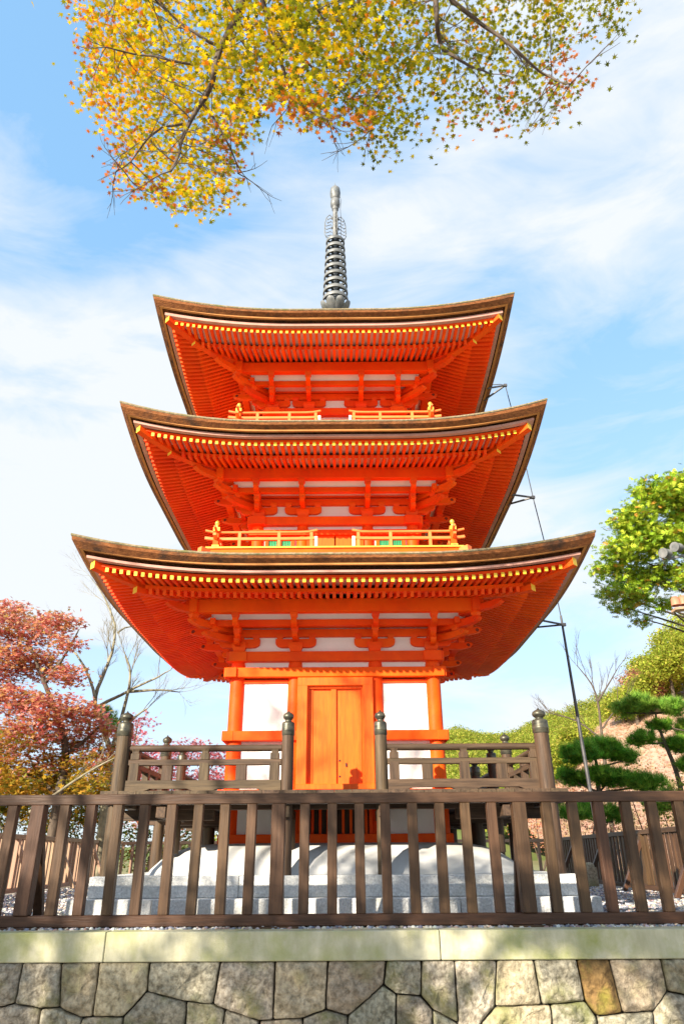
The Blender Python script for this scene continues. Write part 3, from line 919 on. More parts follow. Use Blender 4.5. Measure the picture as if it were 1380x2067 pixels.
for k in range(4):
    rot = Matrix.Rotation(k*PI/2, 3, 'Z')
    for (x, y, r) in ((-NW, -NW+0.05, 0.088), (-0.565, NY, 0.074), (0.565, NY, 0.074)):
        p = rot @ Vector((x, y, 0)); newel(p.x, p.y, r, r)
def rail_side(s):
    xa, xb = s*(0.565+0.07), s*(NW-0.08)
    L = abs(xb-xa); xm = (xa+xb)/2
    vpart('handrail', lambda m: m.tube([(xa, NY, 1.752), (xm, NY, 1.750), (xb, NY, 1.752)], 0.040, 12), M['old_x'])
    vpart('middle_rail', lambda m: m.box((xm, NY, 1.588), (L, 0.075, 0.068), bev=0.006), M['old_x'])
    def bottom(m):
        # board with two shallow cut-outs along its lower edge
        z0, z1 = 1.268, 1.384
        lo, hi = min(xa, xb), max(xa, xb)
        pts = [(lo, z1), (lo, z0)]
        for cxx in (lo + L*0.28, lo + L*0.72):
            for q, dz in ((-0.30, 0), (-0.26, 0.010), (-0.22, 0.024), (0.22, 0.024), (0.26, 0.010), (0.30, 0)):
                pts.append((cxx + q, z0 + dz))
        pts += [(hi, z0), (hi, z1)]
        m.prism(pts, 1, NY-0.045, NY+0.045)
    vpart('bottom_board', bottom, M['old_x'])
    def post(m, x, full):
        if full:
            m.box((x, NY, 1.48), (0.115, 0.085, 0.20), bev=0.004)
            m.box((x, NY, 1.655), (0.105, 0.088, 0.075), bev=0.004)
            m.box((x, NY, 1.700), (0.075, 0.075, 0.03)); m.box((x, NY, 1.722), (0.10, 0.085, 0.035), taper=0.75)
        else:
            m.box((x, NY, 1.469), (0.125, 0.075, 0.172), bev=0.004)
    xq = lambda t: lerp(xa, xb, t)
    for t, full in ((0.045, True), (0.5, True), (0.955, True), (0.26, False), (0.74, False)):
        vpart('rail_post', lambda m: post(m, xq(t), full), M['old_z'])
    for t in (0.045, 0.5, 0.955):
        vpart('stud', lambda m: m.lathe([(0.026, 0), (0.022, 0.012), (0.012, 0.02), (0, 0.022)], (0, 0, 0), 12) or
              setattr(m, 'v', [(xq(t) + v[0], NY - 0.0375 - v[2], 1.588 + v[1]) for v in m.v]), M['iron'])
for s in (-1, 1): rail_side(s)

# ------------------------------------------------------------------ retaining wall: dressed polygonal stones and coping
from mathutils import noise as mnoise
STONES = [
    [(-2.95, -0.211), (-2.571, -0.213), (-2.581, -0.501), (-2.701, -0.527), (-2.95, -0.51)],
    [(-2.567, -0.213), (-2.249, -0.215), (-2.212, -0.526), (-2.364, -0.536), (-2.581, -0.501)],
    [(-2.245, -0.215), (-1.934, -0.216), (-1.936, -0.594), (-2.023, -0.601), (-2.212, -0.526)],
    [(-1.93, -0.216), (-1.517, -0.215), (-1.514, -0.422), (-1.687, -0.596), (-1.936, -0.594)],
    [(-1.513, -0.215), (-0.926, -0.215), (-0.966, -0.513), (-1.182, -0.495), (-1.514, -0.422)],
    [(-0.922, -0.215), (-0.472, -0.217), (-0.473, -0.622), (-0.581, -0.628), (-0.867, -0.55), (-0.966, -0.513)],
    [(-0.468, -0.214), (-0.034, -0.216), (-0.049, -0.555), (-0.233, -0.613), (-0.473, -0.622)],
    [(-0.03, -0.216), (0.454, -0.215), (0.427, -0.388), (0.132, -0.599), (-0.049, -0.555)],
    [(0.458, -0.215), (0.747, -0.217), (0.729, -0.465), (0.531, -0.454), (0.427, -0.388)],
    [(0.751, -0.217), (1.02, -0.215), (1.019, -0.65), (0.82, -0.563), (0.729, -0.465)],
    [(1.024, -0.215), (1.371, -0.217), (1.326, -0.542), (1.203, -0.647), (1.15, -0.797), (1.007, -0.796), (1.019, -0.65)],
    [(1.375, -0.217), (1.681, -0.215), (1.706, -0.534), (1.326, -0.542)],
    [(1.685, -0.215), (2.04, -0.214), (2.065, -0.506), (1.783, -0.531), (1.706, -0.534)],
    [(2.045, -0.214), (2.305, -0.215), (2.357, -0.591), (2.144, -0.616), (2.065, -0.506)],
    [(2.309, -0.215), (2.738, -0.217), (2.749, -0.445), (2.604, -0.582), (2.357, -0.591)],
    [(2.742, -0.217), (3.08, -0.216), (3.08, -0.51), (2.749, -0.445)],
    [(-2.95, -0.51), (-2.701, -0.527), (-2.581, -0.501), (-2.364, -0.536), (-2.354, -0.746), (-2.95, -0.79)],
    [(-2.364, -0.536), (-2.212, -0.526), (-2.023, -0.601), (-2.022, -0.786), (-2.354, -0.746)],
    [(-2.023, -0.601), (-1.936, -0.594), (-1.687, -0.596), (-1.673, -0.766), (-2.022, -0.786)],
    [(-1.687, -0.596), (-1.514, -0.422), (-1.182, -0.495), (-1.176, -0.778), (-1.673, -0.766)],
    [(-1.182, -0.495), (-0.966, -0.513), (-0.867, -0.55), (-0.893, -0.802), (-1.176, -0.778)],
    [(-0.867, -0.55), (-0.581, -0.628), (-0.597, -0.813), (-0.893, -0.802)],
    [(-0.581, -0.628), (-0.473, -0.622), (-0.233, -0.613), (-0.226, -0.789), (-0.597, -0.813)],
    [(-0.233, -0.613), (-0.049, -0.555), (0.132, -0.599), (0.122, -0.823), (-0.226, -0.789)],
    [(0.132, -0.599), (0.427, -0.388), (0.531, -0.454), (0.505, -0.8), (0.122, -0.823)],
    [(0.531, -0.454), (0.729, -0.465), (0.82, -0.563), (0.804, -0.82), (0.505, -0.8)],
    [(0.82, -0.563), (1.019, -0.65), (1.007, -0.796), (0.804, -0.82)],
    [(1.203, -0.647), (1.326, -0.542), (1.706, -0.534), (1.783, -0.531), (1.773, -0.806), (1.15, -0.797)],
    [(1.783, -0.531), (2.065, -0.506), (2.144, -0.616), (2.117, -0.827), (1.773, -0.806)],
    [(2.144, -0.616), (2.357, -0.591), (2.604, -0.582), (2.584, -0.817), (2.117, -0.827)],
    [(2.604, -0.582), (2.749, -0.445), (3.08, -0.51), (3.08, -0.79), (2.584, -0.817)],
    [(-2.95, -0.79), (-2.354, -0.746), (-2.354, -1.07), (-2.95, -1.07)],
    [(-2.354, -0.746), (-2.022, -0.786), (-2.022, -1.07), (-2.354, -1.07)],
    [(-2.022, -0.786), (-1.673, -0.766), (-1.176, -0.778), (-1.176, -1.07), (-2.022, -1.07)],
    [(-1.176, -0.778), (-0.893, -0.802), (-0.597, -0.813), (-0.597, -1.07), (-1.176, -1.07)],
    [(-0.597, -0.813), (-0.226, -0.789), (-0.226, -1.07), (-0.597, -1.07)],
    [(-0.226, -0.789), (0.122, -0.823), (0.122, -1.07), (-0.226, -1.07)],
    [(0.122, -0.823), (0.505, -0.8), (0.804, -0.82), (0.804, -1.07), (0.122, -1.07)],
    [(0.804, -0.82), (1.007, -0.796), (1.15, -0.797), (1.15, -1.07), (0.804, -1.07)],
    [(1.15, -0.797), (1.773, -0.806), (1.773, -1.07), (1.15, -1.07)],
    [(1.773, -0.806), (2.117, -0.827), (2.117, -1.07), (1.773, -1.07)],
    [(2.117, -0.827), (2.584, -0.817), (2.967, -0.8), (2.967, -1.07), (2.117, -1.07)],
]
STONE_KEYS = 's1 s2 s3 s4 s5 s6 s7 s8 s9 s10 s11 s12 s13 s14 s15 s16 r1 r2 r3 r4 r5 r6 r7 r8 r9 r10 r11 r12 r13 r14 r15 q1 q2 q3 q4 q5 q6 q7 q8 q9 q10 q11'.split()
STONES[-1] = [(x if x < 2.9 else 3.08, z) for x, z in STONES[-1]]
wall = empty('retaining_wall', (0, -4.53, -1.06))
tag(wall, 'low retaining wall of fitted polygonal stones with a mossy coping below the fence', 'stone wall')
def stone_mesh(poly, seed):
    cx = sum(p[0] for p in poly)/len(poly); cz = sum(p[1] for p in poly)/len(poly)
    pts = [Vector((p[0]-cx, p[1]-cz)) for p in poly]
    # pull the outline in for the joint, round the corners, subdivide
    pts = [p * max(0.5, 1 - 0.0065/max(p.length, 0.05)) for p in pts]
    rd = []
    n = len(pts)
    for i in range(n):
        a, p, q = pts[i-1], pts[i], pts[(i+1) % n]
        ca = min(0.016, (a-p).length*0.2); cq = min(0.016, (q-p).length*0.2)
        A, B = p + (a-p).normalized()*ca, p + (q-p).normalized()*cq
        rd += [A, A*0.25 + p*0.5 + B*0.25, B]
    ring = []
    for i in range(len(rd)):
        a, q = rd[i], rd[(i+1) % len(rd)]
        k = max(1, int((q-a).length / 0.022))
        for j in range(k): ring.append(a.lerp(q, j/k))
    wob = [mnoise.noise(Vector((p.x*14, p.y*14, seed))) * 0.006 for p in ring]
    ring = [p * (1 + w/max(p.length, 0.08)) for p, w in zip(ring, wob)]
    n = len(ring)
    tilt = Vector((random.uniform(-0.10, 0.10), random.uniform(-0.08, 0.10)))
    def rel(x, z, t):
        b_ = 0.034 * (1 - t**9) + 0.004
        f = mnoise.fractal(Vector((x*7+seed*3.1, z*7, seed*1.7)), 0.75, 2.1, 6) * 0.044
        r = abs(mnoise.noise(Vector((x*4.2, z*4.2+seed, 5.5)))) * 0.030
        return -(b_ + (f - r) * (1 - t**8) + (tilt.x*x + tilt.y*z) * (1-t**4) * 0.55)
    vs = [(p.x, 0.10, p.y) for p in ring]
    ts = [1.0, 0.985, 0.95, 0.88, 0.78, 0.66, 0.54, 0.42, 0.30, 0.18]
    for t in ts:
        vs += [(p.x*t, 0.012 if t == 1.0 else rel(p.x*t, p.y*t, t), p.y*t) for p in ring]
    vs.append((0, rel(0, 0, 0), 0))
    fs = []
    for i in range(len(ts)):
        for k in range(n):
            a_, b_ = i*n+k, i*n+(k+1) % n
            fs.append((a_, b_, b_+n, a_+n))
    o = len(ts)*n
    fs += [(o+k, o+(k+1) % n, len(vs)-1) for k in range(n)]
    me = bpy.data.meshes.new('stone'); me.from_pydata(vs, [], fs)
    me.polygons.foreach_set('use_smooth', [True]*len(fs))
    return me, cx, cz
WARM = {'s3', 's4', 's8', 's12', 's16', 's7', 'r7', 'r12', 's15'}
for i, (key, poly) in enumerate(zip(STONE_KEYS, STONES)):
    me, cx, cz = stone_mesh(poly, i*1.37)
    me.materials.append(M['stone_rust'] if key == 's14' else M['stone_warm'] if key in WARM else M['stone_grey'])
    for sh in (0, -6.03, 6.03):
        link(me, 'stone', wall, (cx+sh, 0, cz+1.06))
MB().box((0, 0.30, 0.42), (18.4, 0.44, 0.84)).build('wall_core', M['gap'], wall)
joints = [at(213, 1905, Y=-4.55).x, at(888, 1905, Y=-4.55).x]
per = joints[1]-joints[0]
for i in range(-2, 4):
    x0 = joints[0] + (i-1)*per
    m = MB(); m.box((x0+per/2, 0.16, 0.952), (per-0.006, 0.38, 0.216), bev=0.007)
    m.build('coping_slab', M['coping'], wall)
m = MB(); m.box((0, 0.30, 1.056), (11.2, 0.022, 0.030)); m.build('edging_strip', M['fence_x'], wall)

# ------------------------------------------------------------------ fences
def fence(name, label, p0, p1, posts, zt, step, sw, sd, pw, mt, brace=0, z0=0.015, rail=(0.09, 0.095), blocks=True):
    """p0 > p1 on the ground; posts: distances along it; brace: sideways reach of the struts (sign = side)"""
    p0, p1 = Vector((p0[0], p0[1], 0)), Vector((p1[0], p1[1], 0))
    L = (p1-p0).length; ang = math.atan2(p1.y-p0.y, p1.x-p0.x)
    e = empty(name, p0, None, ang)
    tag(e, label, 'fence')
    rh, rd = rail
    MB().box((L/2, 0, zt-rh/2), (L, rd, rh), bev=0.006).build('top_rail', M[mt+'_x'], e)
    MB().box((L/2, 0, z0+rh/2), (L, rd, rh), bev=0.006).build('bottom_rail', M[mt+'_x'], e)
    hz = zt - rh - z0 - rh
    sm = MB().box((0, 0, 0), (sw, sd, hz), bev=0.005).mesh('slat', [M[mt+'_z']])
    pm = MB().box((0, 0, 0), (pw, pw, hz), bev=0.006).mesh('post', [M[mt+'_z']])
    zc = z0 + rh + hz/2
    ps = sorted(posts)
    for x in ps: link(pm, 'post', e, (x, 0, zc))
    ends = [0] + ps + [L]
    for a, q in zip(ends, ends[1:]):
        k = max(1, round((q-a)/step))
        for j in range(1, k):
            o = link(sm, 'slat', e, (a + (q-a)*j/k + random.uniform(-.006, .006), random.uniform(-.004, .004), zc))
            o.rotation_euler = (0, random.uniform(-.008, .008), random.uniform(-.03, .03))
    if brace:
        bm_ = MB(); bm_.bar((0, 0.04*np.sign(brace), zt-rh-0.10), (0, brace, 0.0), 0.085, 0.07, bev=0.005)
        bm = bm_.mesh('brace', [M[mt+'_z']])
        for x in ps: link(bm, 'brace', e, (x, 0, 0))
    if blocks:
        bl = MB().box((0, 0, 0), (0.42, 0.20, 0.052), bev=0.005).mesh('foot_block', [M[mt+'_x']])
        for x in ps: link(bl, 'foot_block', e, (x, 0, z0-0.026))
    return e
px0 = [at(q, 1640, Y=-4.25).x for q in (80, 563, 1046)]
sp = (px0[2]-px0[0])/2
FX0 = -5.45
fence('wooden_fence', 'dark brown slatted fence along the front, right on the stone coping', (FX0, -4.25), (5.05, -4.25),
      [px0[0]-sp-FX0, px0[0]-FX0, px0[1]-FX0, px0[2]-FX0, px0[2]+sp-FX0], 1.103, sp/9, 0.088, 0.085, 0.125, 'fence', 0.42)
fence('wooden_fence', 'wooden board fence running back along the right side of the yard', (5.06, -4.1), (5.55, 8.6),
      [1.6, 3.9, 6.2, 8.5, 10.8], 0.945, 0.20, 0.115, 0.03, 0.11, 'fence', 0.45, blocks=False, rail=(0.075, 0.09))
fence('wooden_fence', 'sunlit tan slatted fence down the left side of the yard', (-5.5, -4.1), (-5.9, 8.6),
      [1.9, 4.2, 6.5, 8.8, 11.1], 0.945, 0.21, 0.075, 0.06, 0.11, 'far', -0.40, blocks=False, rail=(0.075, 0.09))
fence('wooden_fence', 'pale slatted fence closing the yard behind the pagoda', (-5.85, 8.75), (5.6, 8.75),
      [2.2, 4.5, 6.8, 9.1], 0.93, 0.24, 0.07, 0.06, 0.11, 'far', 0, blocks=False, rail=(0.075, 0.09))

# ------------------------------------------------------------------ small things in the yard
p = at(1205, 1790, Z=0.0)
m = MB()
m.box((0, 0, 0.16), (0.20, 0.20, 0.36), bev=0.012); m.lathe([(0.10, 0.34), (0.09, 0.385), (0.06, 0.415), (0, 0.43)], n=16)
o = m.build('marker_post', M['stone_warm'], None, (p.x-0.1, p.y, 0.0), 0.2)
tag(o, 'short round-topped stone marker post on the gravel by the right fence', 'stone post')
# stone lantern: only its cap shows over the left fence
lp = at(333, 1690, Y=9.6)
lan = empty('stone_lantern', (at(113, 1690, Y=9.8).x, 9.8, -0.02))
tag(lan, 'small grey stone lantern whose pointed cap shows above the left back fence', 'lantern')
MB().lathe([(0.22, 0), (0.22, 0.12), (0.12, 0.16), (0.10, 0.52), (0.20, 0.60), (0.20, 0.68)], n=18).build('pedestal', M['granite'], lan)
MB().box((0, 0, 0.78), (0.26, 0.26, 0.20), bev=0.02).build('fire_box', M['granite'], lan)
MB().lathe([(0.27, 0.88), (0.28, 0.91), (0.18, 0.98), (0.10, 1.03), (0.085, 1.05), (0.12, 1.09), (0.11, 1.14), (0.04, 1.20), (0, 1.225)], n=18).build('cap', M['granite'], lan)

# lightning conductor down the right side
lc = empty('lightning_conductor', (3.62, -0.62, 0))
tag(lc, 'thin steel lightning conductor pole with cable and brackets right of the pagoda', 'lightning rod')
top1 = at(1131, 1243, X=3.60)
c2_ = at(1075, 1004, X=3.35); c3_ = at(1019, 778, X=3.14)
loc = Vector((3.62, -0.62, 0))
MB().tube([Vector((3.66, -0.64, -0.02))-loc, Vector((3.62, -0.62, 2.0))-loc, top1-loc], [0.030, 0.026, 0.017], 10).build('conductor_pole', M['steel'], lc)
MB().tube([top1-loc, (c2_+top1)/2-loc+Vector((0.02, 0, 0)), c2_-loc, (c2_+c3_)/2-loc+Vector((0.02, 0, 0)), c3_-loc, c3_-loc+Vector((-0.06, 0.1, 0.10)), c3_-loc+Vector((-0.22, 0.2, 0.16))],
          0.0085, 6, cap=False).build('conductor_cable', M['cable'], lc)
for tip, st in ((at(1137, 1261, X=3.60), ST[0]), (c2_, ST[1]), (c3_, ST[2])):
    m = MB(); xr = st['W'] - 0.10; zr = st['ze'] - 0.10
    m.bar(tip-loc, Vector((xr, tip.y-0.14, zr))-loc, 0.030, 0.022)
    m.bar(tip-loc, Vector((xr, tip.y+0.24, zr))-loc, 0.030, 0.022)
    m.box(tip-loc, (0.06, 0.05, 0.045))
    m.build('bracket', M['steel'], lc)

# ------------------------------------------------------------------ foliage tools
def tone_mat(name, rough=0.85):
    m = bpy.data.materials.new(name); m.use_nodes = True
    N, L = m.node_tree.nodes, m.node_tree.links
    a = N.new('ShaderNodeAttribute'); a.attribute_name = 'tone'
    b_ = N['Principled BSDF']; b_.inputs['Roughness'].default_value = rough
    L.new(a.outputs['Color'], b_.inputs['Base Color'])
    return m
M['pebble'] = tone_mat('mixed_pebbles')

def scatter_mesh(name, tv, tf, pts, size, rots, cols, mt):
    """one mesh holding a template (verts tv, faces tf) at every point; rots: N x 3 x 3; cols per copy"""
    tv = np.asarray(tv, dtype=np.float32); N = len(pts); k = len(tv)
    size = np.asarray(size, dtype=np.float32)
    if size.ndim == 1: size = size[:, None]
    v = np.einsum('nij,nkj->nki', rots.astype(np.float32), tv[None] * size[:, None, :] if size.shape[1] == 3 else tv[None] * size[:, :, None])
    v = v + np.asarray(pts, dtype=np.float32)[:, None, :]
    v = v.reshape(-1, 3)
    fl = [len(f) for f in tf]; flat = np.concatenate([np.asarray(f) for f in tf])
    loops = (flat[None, :] + (np.arange(N) * k)[:, None]).ravel()
    tot = np.tile(np.asarray(fl), N)
    start = np.concatenate([[0], np.cumsum(tot)[:-1]])
    me = bpy.data.meshes.new(name)
    me.vertices.add(len(v)); me.vertices.foreach_set('co', v.ravel())
    me.loops.add(len(loops)); me.loops.foreach_set('vertex_index', loops.astype(np.int32))
    me.polygons.add(len(tot)); me.polygons.foreach_set('loop_start', start.astype(np.int32)); me.polygons.foreach_set('loop_total', tot.astype(np.int32))
    at_ = me.attributes.new('tone', 'FLOAT_COLOR', 'POINT')
    c4 = np.ones((N, k, 4), dtype=np.float32); c4[:, :, :3] = np.asarray(cols)[:, None, :]
    at_.data.foreach_set('color', c4.ravel())
    me.materials.append(mt)
    me.update(calc_edges=True)
    return me

def rand_rots(n, tilt=0.6, rng=RNG):
    """random turn about Z, then a random lean"""
    a = rng.uniform(0, 2*PI, n); t = rng.normal(0, tilt, n); b_ = rng.uniform(0, 2*PI, n)
    ca, sa = np.cos(a), np.sin(a)
    Rz = np.zeros((n, 3, 3)); Rz[:, 0, 0] = ca; Rz[:, 0, 1] = -sa; Rz[:, 1, 0] = sa; Rz[:, 1, 1] = ca; Rz[:, 2, 2] = 1
    ax = np.stack([np.cos(b_), np.sin(b_), np.zeros(n)], 1)
    K = np.zeros((n, 3, 3))
    K[:, 0, 1] = -ax[:, 2]; K[:, 0, 2] = ax[:, 1]; K[:, 1, 0] = ax[:, 2]; K[:, 1, 2] = -ax[:, 0]; K[:, 2, 0] = -ax[:, 1]; K[:, 2, 1] = ax[:, 0]
    I = np.eye(3)[None]
    st_, ct = np.sin(t)[:, None, None], np.cos(t)[:, None, None]
    Rt = I + st_*K + (1-ct)*np.einsum('nij,njk->nik', K, K)
    return np.einsum('nij,njk->nik', Rt, Rz)

def star_leaf():
    """seven-lobed maple leaf, tip towards +y, slightly folded"""
    pts = []
    lob = [(-150, 0.42), (-100, 0.72), (-52, 0.92), (0, 1.0), (52, 0.92), (100, 0.72), (150, 0.42)]
    for i, (a, r) in enumerate(lob):
        pts.append((math.sin(R(a))*r, math.cos(R(a))*r))
        if i < 6:
            am = (a + lob[i+1][0]) / 2
            pts.append((math.sin(R(am))*0.30, math.cos(R(am))*0.30))
    pts.append((0.03, -0.55)); pts.append((-0.03, -0.55))
    v = [(0, 0, 0)] + [(x, y, -0.16*(x*x+y*y)) for x, y in pts]
    n = len(pts)
    return v, [(0, 1+i, 1+(i+1) % n) for i in range(n)]
STAR_V, STAR_F = star_leaf()
LEAF_V = [(0, -0.5, 0), (0.32, -0.05, -0.06), (0, 0.6, -0.02), (-0.32, -0.05, -0.06)]
LEAF_F = [(0, 1, 2), (0, 2, 3)]
STAR5_V = [(0, 0, 0)] + [(math.sin(2*PI*i/10)*(0.62 if i % 2 == 0 else 0.24), math.cos(2*PI*i/10)*(0.62 if i % 2 == 0 else 0.24), -0.05) for i in range(10)]
STAR5_F = [(0, 1+i, 1+(i+1) % 10) for i in range(10)]
# flat fan of cypress foliage
def frond():
    v, f = [], []
    def blade(x0, y0, a, l, w):
        d = (math.sin(a), math.cos(a)); nrm = (d[1], -d[0]); o = len(v)
        v.extend([(x0 - nrm[0]*w*0.4, y0 - nrm[1]*w*0.4, 0), (x0 + d[0]*l*0.55 + nrm[0]*w, y0 + d[1]*l*0.55 + nrm[1]*w, -0.04), (x0 + d[0]*l, y0 + d[1]*l, -0.10), (x0 + d[0]*l*0.55 - nrm[0]*w, y0 + d[1]*l*0.55 - nrm[1]*w, -0.04)])
        f.append((o, o+1, o+2, o+3))
    blade(0, -0.5, 0, 1.1, 0.10)
    for y, a, l in ((-0.3, 0.9, 0.55), (-0.3, -0.9, 0.55), (0.0, 0.75, 0.5), (0.0, -0.75, 0.5), (0.25, 0.6, 0.36), (0.25, -0.6, 0.36)):
        blade(0, y, a, l, 0.085)
    return v, f
FROND_V, FROND_F = frond()
# pine tuft: a brush of thin needles
def tuft():
    v, f = [], []
    rr = random.Random(4)
    for i in range(22):
        a = 2*PI*i/22 + rr.uniform(-0.2, 0.2); e = rr.uniform(0.1, 1.25)
        d = Vector((math.cos(a)*math.cos(e), math.sin(a)*math.cos(e), math.sin(e)))
        s_ = d.cross(Vector((0, 0, 1))); s_ = (s_.normalized() if s_.length > 0.01 else Vector((1, 0, 0))) * 0.035
        o = len(v); v.extend([tuple(-s_), tuple(s_), tuple(d)]); f.append((o, o+1, o+2))
    return v, f
TUFT_V, TUFT_F = tuft()

def pick(cols, n, w=None, jit=0.15, rng=RNG):
    cols = np.asarray(cols); w = None if w is None else np.asarray(w)/np.sum(w)
    c = cols[rng.choice(len(cols), n, p=w)]
    return np.clip(c * rng.uniform(1-jit, 1+jit, (n, 1)) * rng.uniform(1-jit*0.4, 1+jit*0.4, (n, 3)), 0, 1)

def blob_points(blobs, dens, rng=RNG, clump=0.16, per=14, flat=0.45, shell=0.55):
    """leaf positions: many small clumps spread through ellipsoids (centre, (rx,ry,rz)); returns points and clump ids"""
    out, ids, rel = [], [], []
    cid = 0
    for (cn, rd) in blobs:
        vol = rd[0]*rd[1] + rd[1]*rd[2] + rd[0]*rd[2]
        nc = max(3, int(dens*vol))
        u = rng.normal(0, 1, (nc, 3)); u /= np.linalg.norm(u, axis=1)[:, None]
        r = rng.uniform(shell**3, 1.0, nc) ** (1/3)
        r *= rng.uniform(0.85, 1.12, nc)
        cc = np.asarray(cn)[None] + u * r[:, None] * np.asarray(rd)[None]
        off = rng.normal(0, 1, (nc, per, 3)) * np.array([clump, clump, clump*flat])
        pts = (cc[:, None, :] + off).reshape(-1, 3)
        out.append(pts); ids.append(np.repeat(np.arange(cid, cid+nc), per)); cid += nc
        rel.append(np.repeat((u[:, 2]*r + 1)/2, per))
    return np.concatenate(out), np.concatenate(ids), np.concatenate(rel)

def limbs(mb, pts, r0, r1, n=8, jit=0.0):
    pts = [Vector(p) for p in pts]
    # smooth the polyline once
    q = [pts[0]]
    for a, b_ in zip(pts, pts[1:]):
        q += [a.lerp(b_, 0.33), a.lerp(b_, 0.67)]
    q.append(pts[-1])
    q = [q[0]] + [(q[i-1] + q[i]*2 + q[i+1])/4 + Vector([random.uniform(-jit, jit) for _ in range(3)]) for i in range(1, len(q)-1)] + [q[-1]]
    mb.tube(q, [lerp(r0, r1, i/(len(q)-1)) for i in range(len(q))], n)
    return q
def twigs(mb, start, d, length, rad, depth, rr, spread=0.6, up=0.12, n=5):
    """a twig that forks again and again"""
    pts = [Vector(start)]; d = Vector(d).normalized()
    k = 4
    for i in range(k):
        d = (d + Vector((rr.uniform(-1, 1), rr.uniform(-1, 1), rr.uniform(-1, 1)))*0.16 + Vector((0, 0, up*0.25))).normalized()
        pts.append(pts[-1] + d*length/k)
    mb.tube(pts, [lerp(rad, rad*0.55, i/k) for i in range(k+1)], n, cap=False)
    if depth <= 0: return
    for i in range(2, k+1):
        for _ in range(1 if i < k else 2):
            dd = (d + Vector((rr.uniform(-1, 1), rr.uniform(-1, 1)*0.8, rr.uniform(-0.6, 1)))*spread).normalized()
            twigs(mb, pts[i], dd, length*rr.uniform(0.5, 0.75), rad*0.5, depth-1, rr, spread, up, n)

def tree(name, label, cat, base_pt, group=None):
    e = empty(name, base_pt); tag(e, label, cat, group); return e
def local(pts, e): return [Vector(p) - e.location for p in pts]
def crown(e, blobs, dens, size, cols, w=None, mt='leaf', tv=LEAF_V, tf=LEAF_F, tilt=0.7, clump=0.16, per=14, flat=0.45, shell=0.55, low=None, lw=None, jit=0.2, seed=1, name='crown'):
    rng = np.random.default_rng(seed)
    pts, ids, rel = blob_points(blobs, dens, rng, clump, per, flat, shell)
    n = len(pts)
    c = pick(cols, n, w, jit, rng)
    nid = ids.max()+1
    cj = rng.uniform(0.72, 1.22, nid)
    if low is not None:
        usel = rng.uniform(0, 1, nid)[ids] + 0.0
        lowmask = pts[:, 2] < (low[0] + (usel-0.5)*low[1])
        c2 = pick(low[2], n, None, jit, rng)
        c = np.where(lowmask[:, None], c2, c)
    c = np.clip(c * cj[ids][:, None], 0, 0.95)
    sz = size * rng.uniform(0.7, 1.3, n)
    me = scatter_mesh(name, tv, tf, pts - np.asarray(e.location)[None], sz, rand_rots(n, tilt, rng), c, M[mt])
    o = link(me, name, e)
    tag(o, kind='stuff')
    return o

RED = [(0.66, 0.23, 0.18), (0.74, 0.33, 0.23), (0.55, 0.15, 0.12), (0.74, 0.40, 0.24), (0.46, 0.13, 0.13), (0.62, 0.33, 0.13), (0.52, 0.33, 0.10)]
GOLD = [(0.48, 0.30, 0.03), (0.36, 0.26, 0.03), (0.22, 0.21, 0.03), (0.55, 0.28, 0.04)]
CORAL = [(0.66, 0.27, 0.18), (0.72, 0.36, 0.24), (0.60, 0.22, 0.12), (0.68, 0.44, 0.20)]
PINK = [(0.55, 0.16, 0.19), (0.62, 0.26, 0.26), (0.45, 0.10, 0.13)]
PINE = [(0.08, 0.23, 0.025), (0.16, 0.37, 0.035), (0.30, 0.50, 0.06)]
PINE2 = [(0.15, 0.31, 0.04), (0.24, 0.42, 0.055), (0.34, 0.48, 0.08)]
HILL = [(0.32, 0.38, 0.045), (0.42, 0.44, 0.06), (0.50, 0.44, 0.09), (0.24, 0.31, 0.04)]

def pb(px, py, Y, rx, rz, ry=None):
    """crown blob seen at a spot of the photograph at depth plane Y; radii in metres"""
    p = at(px, py, Y=Y)
    return ((p.x, p.y, p.z), (rx, ry or rx, rz))

# ------------------------------------------------------------------ hills
def hill_mesh(name, prof, Yr, foot, mt, rows=14, jit=0.0, back=60):
    """slope rising from a foot line to a ridge; prof: (px, py) of the ridge"""
    ridge = [at(x, y, Y=Yr) for x, y in prof]
    fine = []
    for a, b_ in zip(ridge, ridge[1:]):
        for i in range(4): fine.append(a.lerp(b_, i/4))
    fine.append(ridge[-1])
    vs, fs = [], []
    nn = len(fine)
    for j in range(rows+1):
        t = j/rows
        for i, p in enumerate(fine):
            y = lerp(foot, Yr, t)
            x = p.x * (0.35 + 0.65*(y - CAM.y)/(Yr - CAM.y)) if False else p.x * ((y - CAM.y)/(Yr - CAM.y)*0.75 + 0.25)
            z = -0.3 + (p.z + 0.3) * (t**1.25)
            vs.append((x, y, z + mnoise.noise(Vector((x*0.06, y*0.06, 1.3)))*jit*t*(1-t)*4))
    for p in fine: vs.append((p.x*1.1, Yr+back, p.z*0.7))
    for j in range(rows+1):
        for i in range(nn-1):
            a = j*nn+i; fs.append((a, a+1, a+nn+1, a+nn))
    mb = MB(); mb.add(vs, fs, 0, True)
    o = mb.build(name, mt)
    tag(o, kind='structure')
    return vs, nn, rows
far_prof = [(-700, 1722), (-100, 1718), (250, 1712), (450, 1690), (640, 1570), (780, 1495), (905, 1497), (935, 1493), (975, 1503), (1008, 1510), (1040, 1497), (1080, 1478), (1120, 1462), (1180, 1440), (1240, 1415), (1300, 1390), (1400, 1370), (1700, 1330), (2300, 1350)]
fv, fn, fr_ = hill_mesh('far_hill', far_prof, 240, 70, M['forest_floor'], jit=2.0)
near_prof = [(1040, 1640), (1090, 1592), (1140, 1530), (1190, 1478), (1230, 1450), (1290, 1408), (1340, 1385), (1400, 1360), (1500, 1330), (1700, 1290), (2100, 1300)]
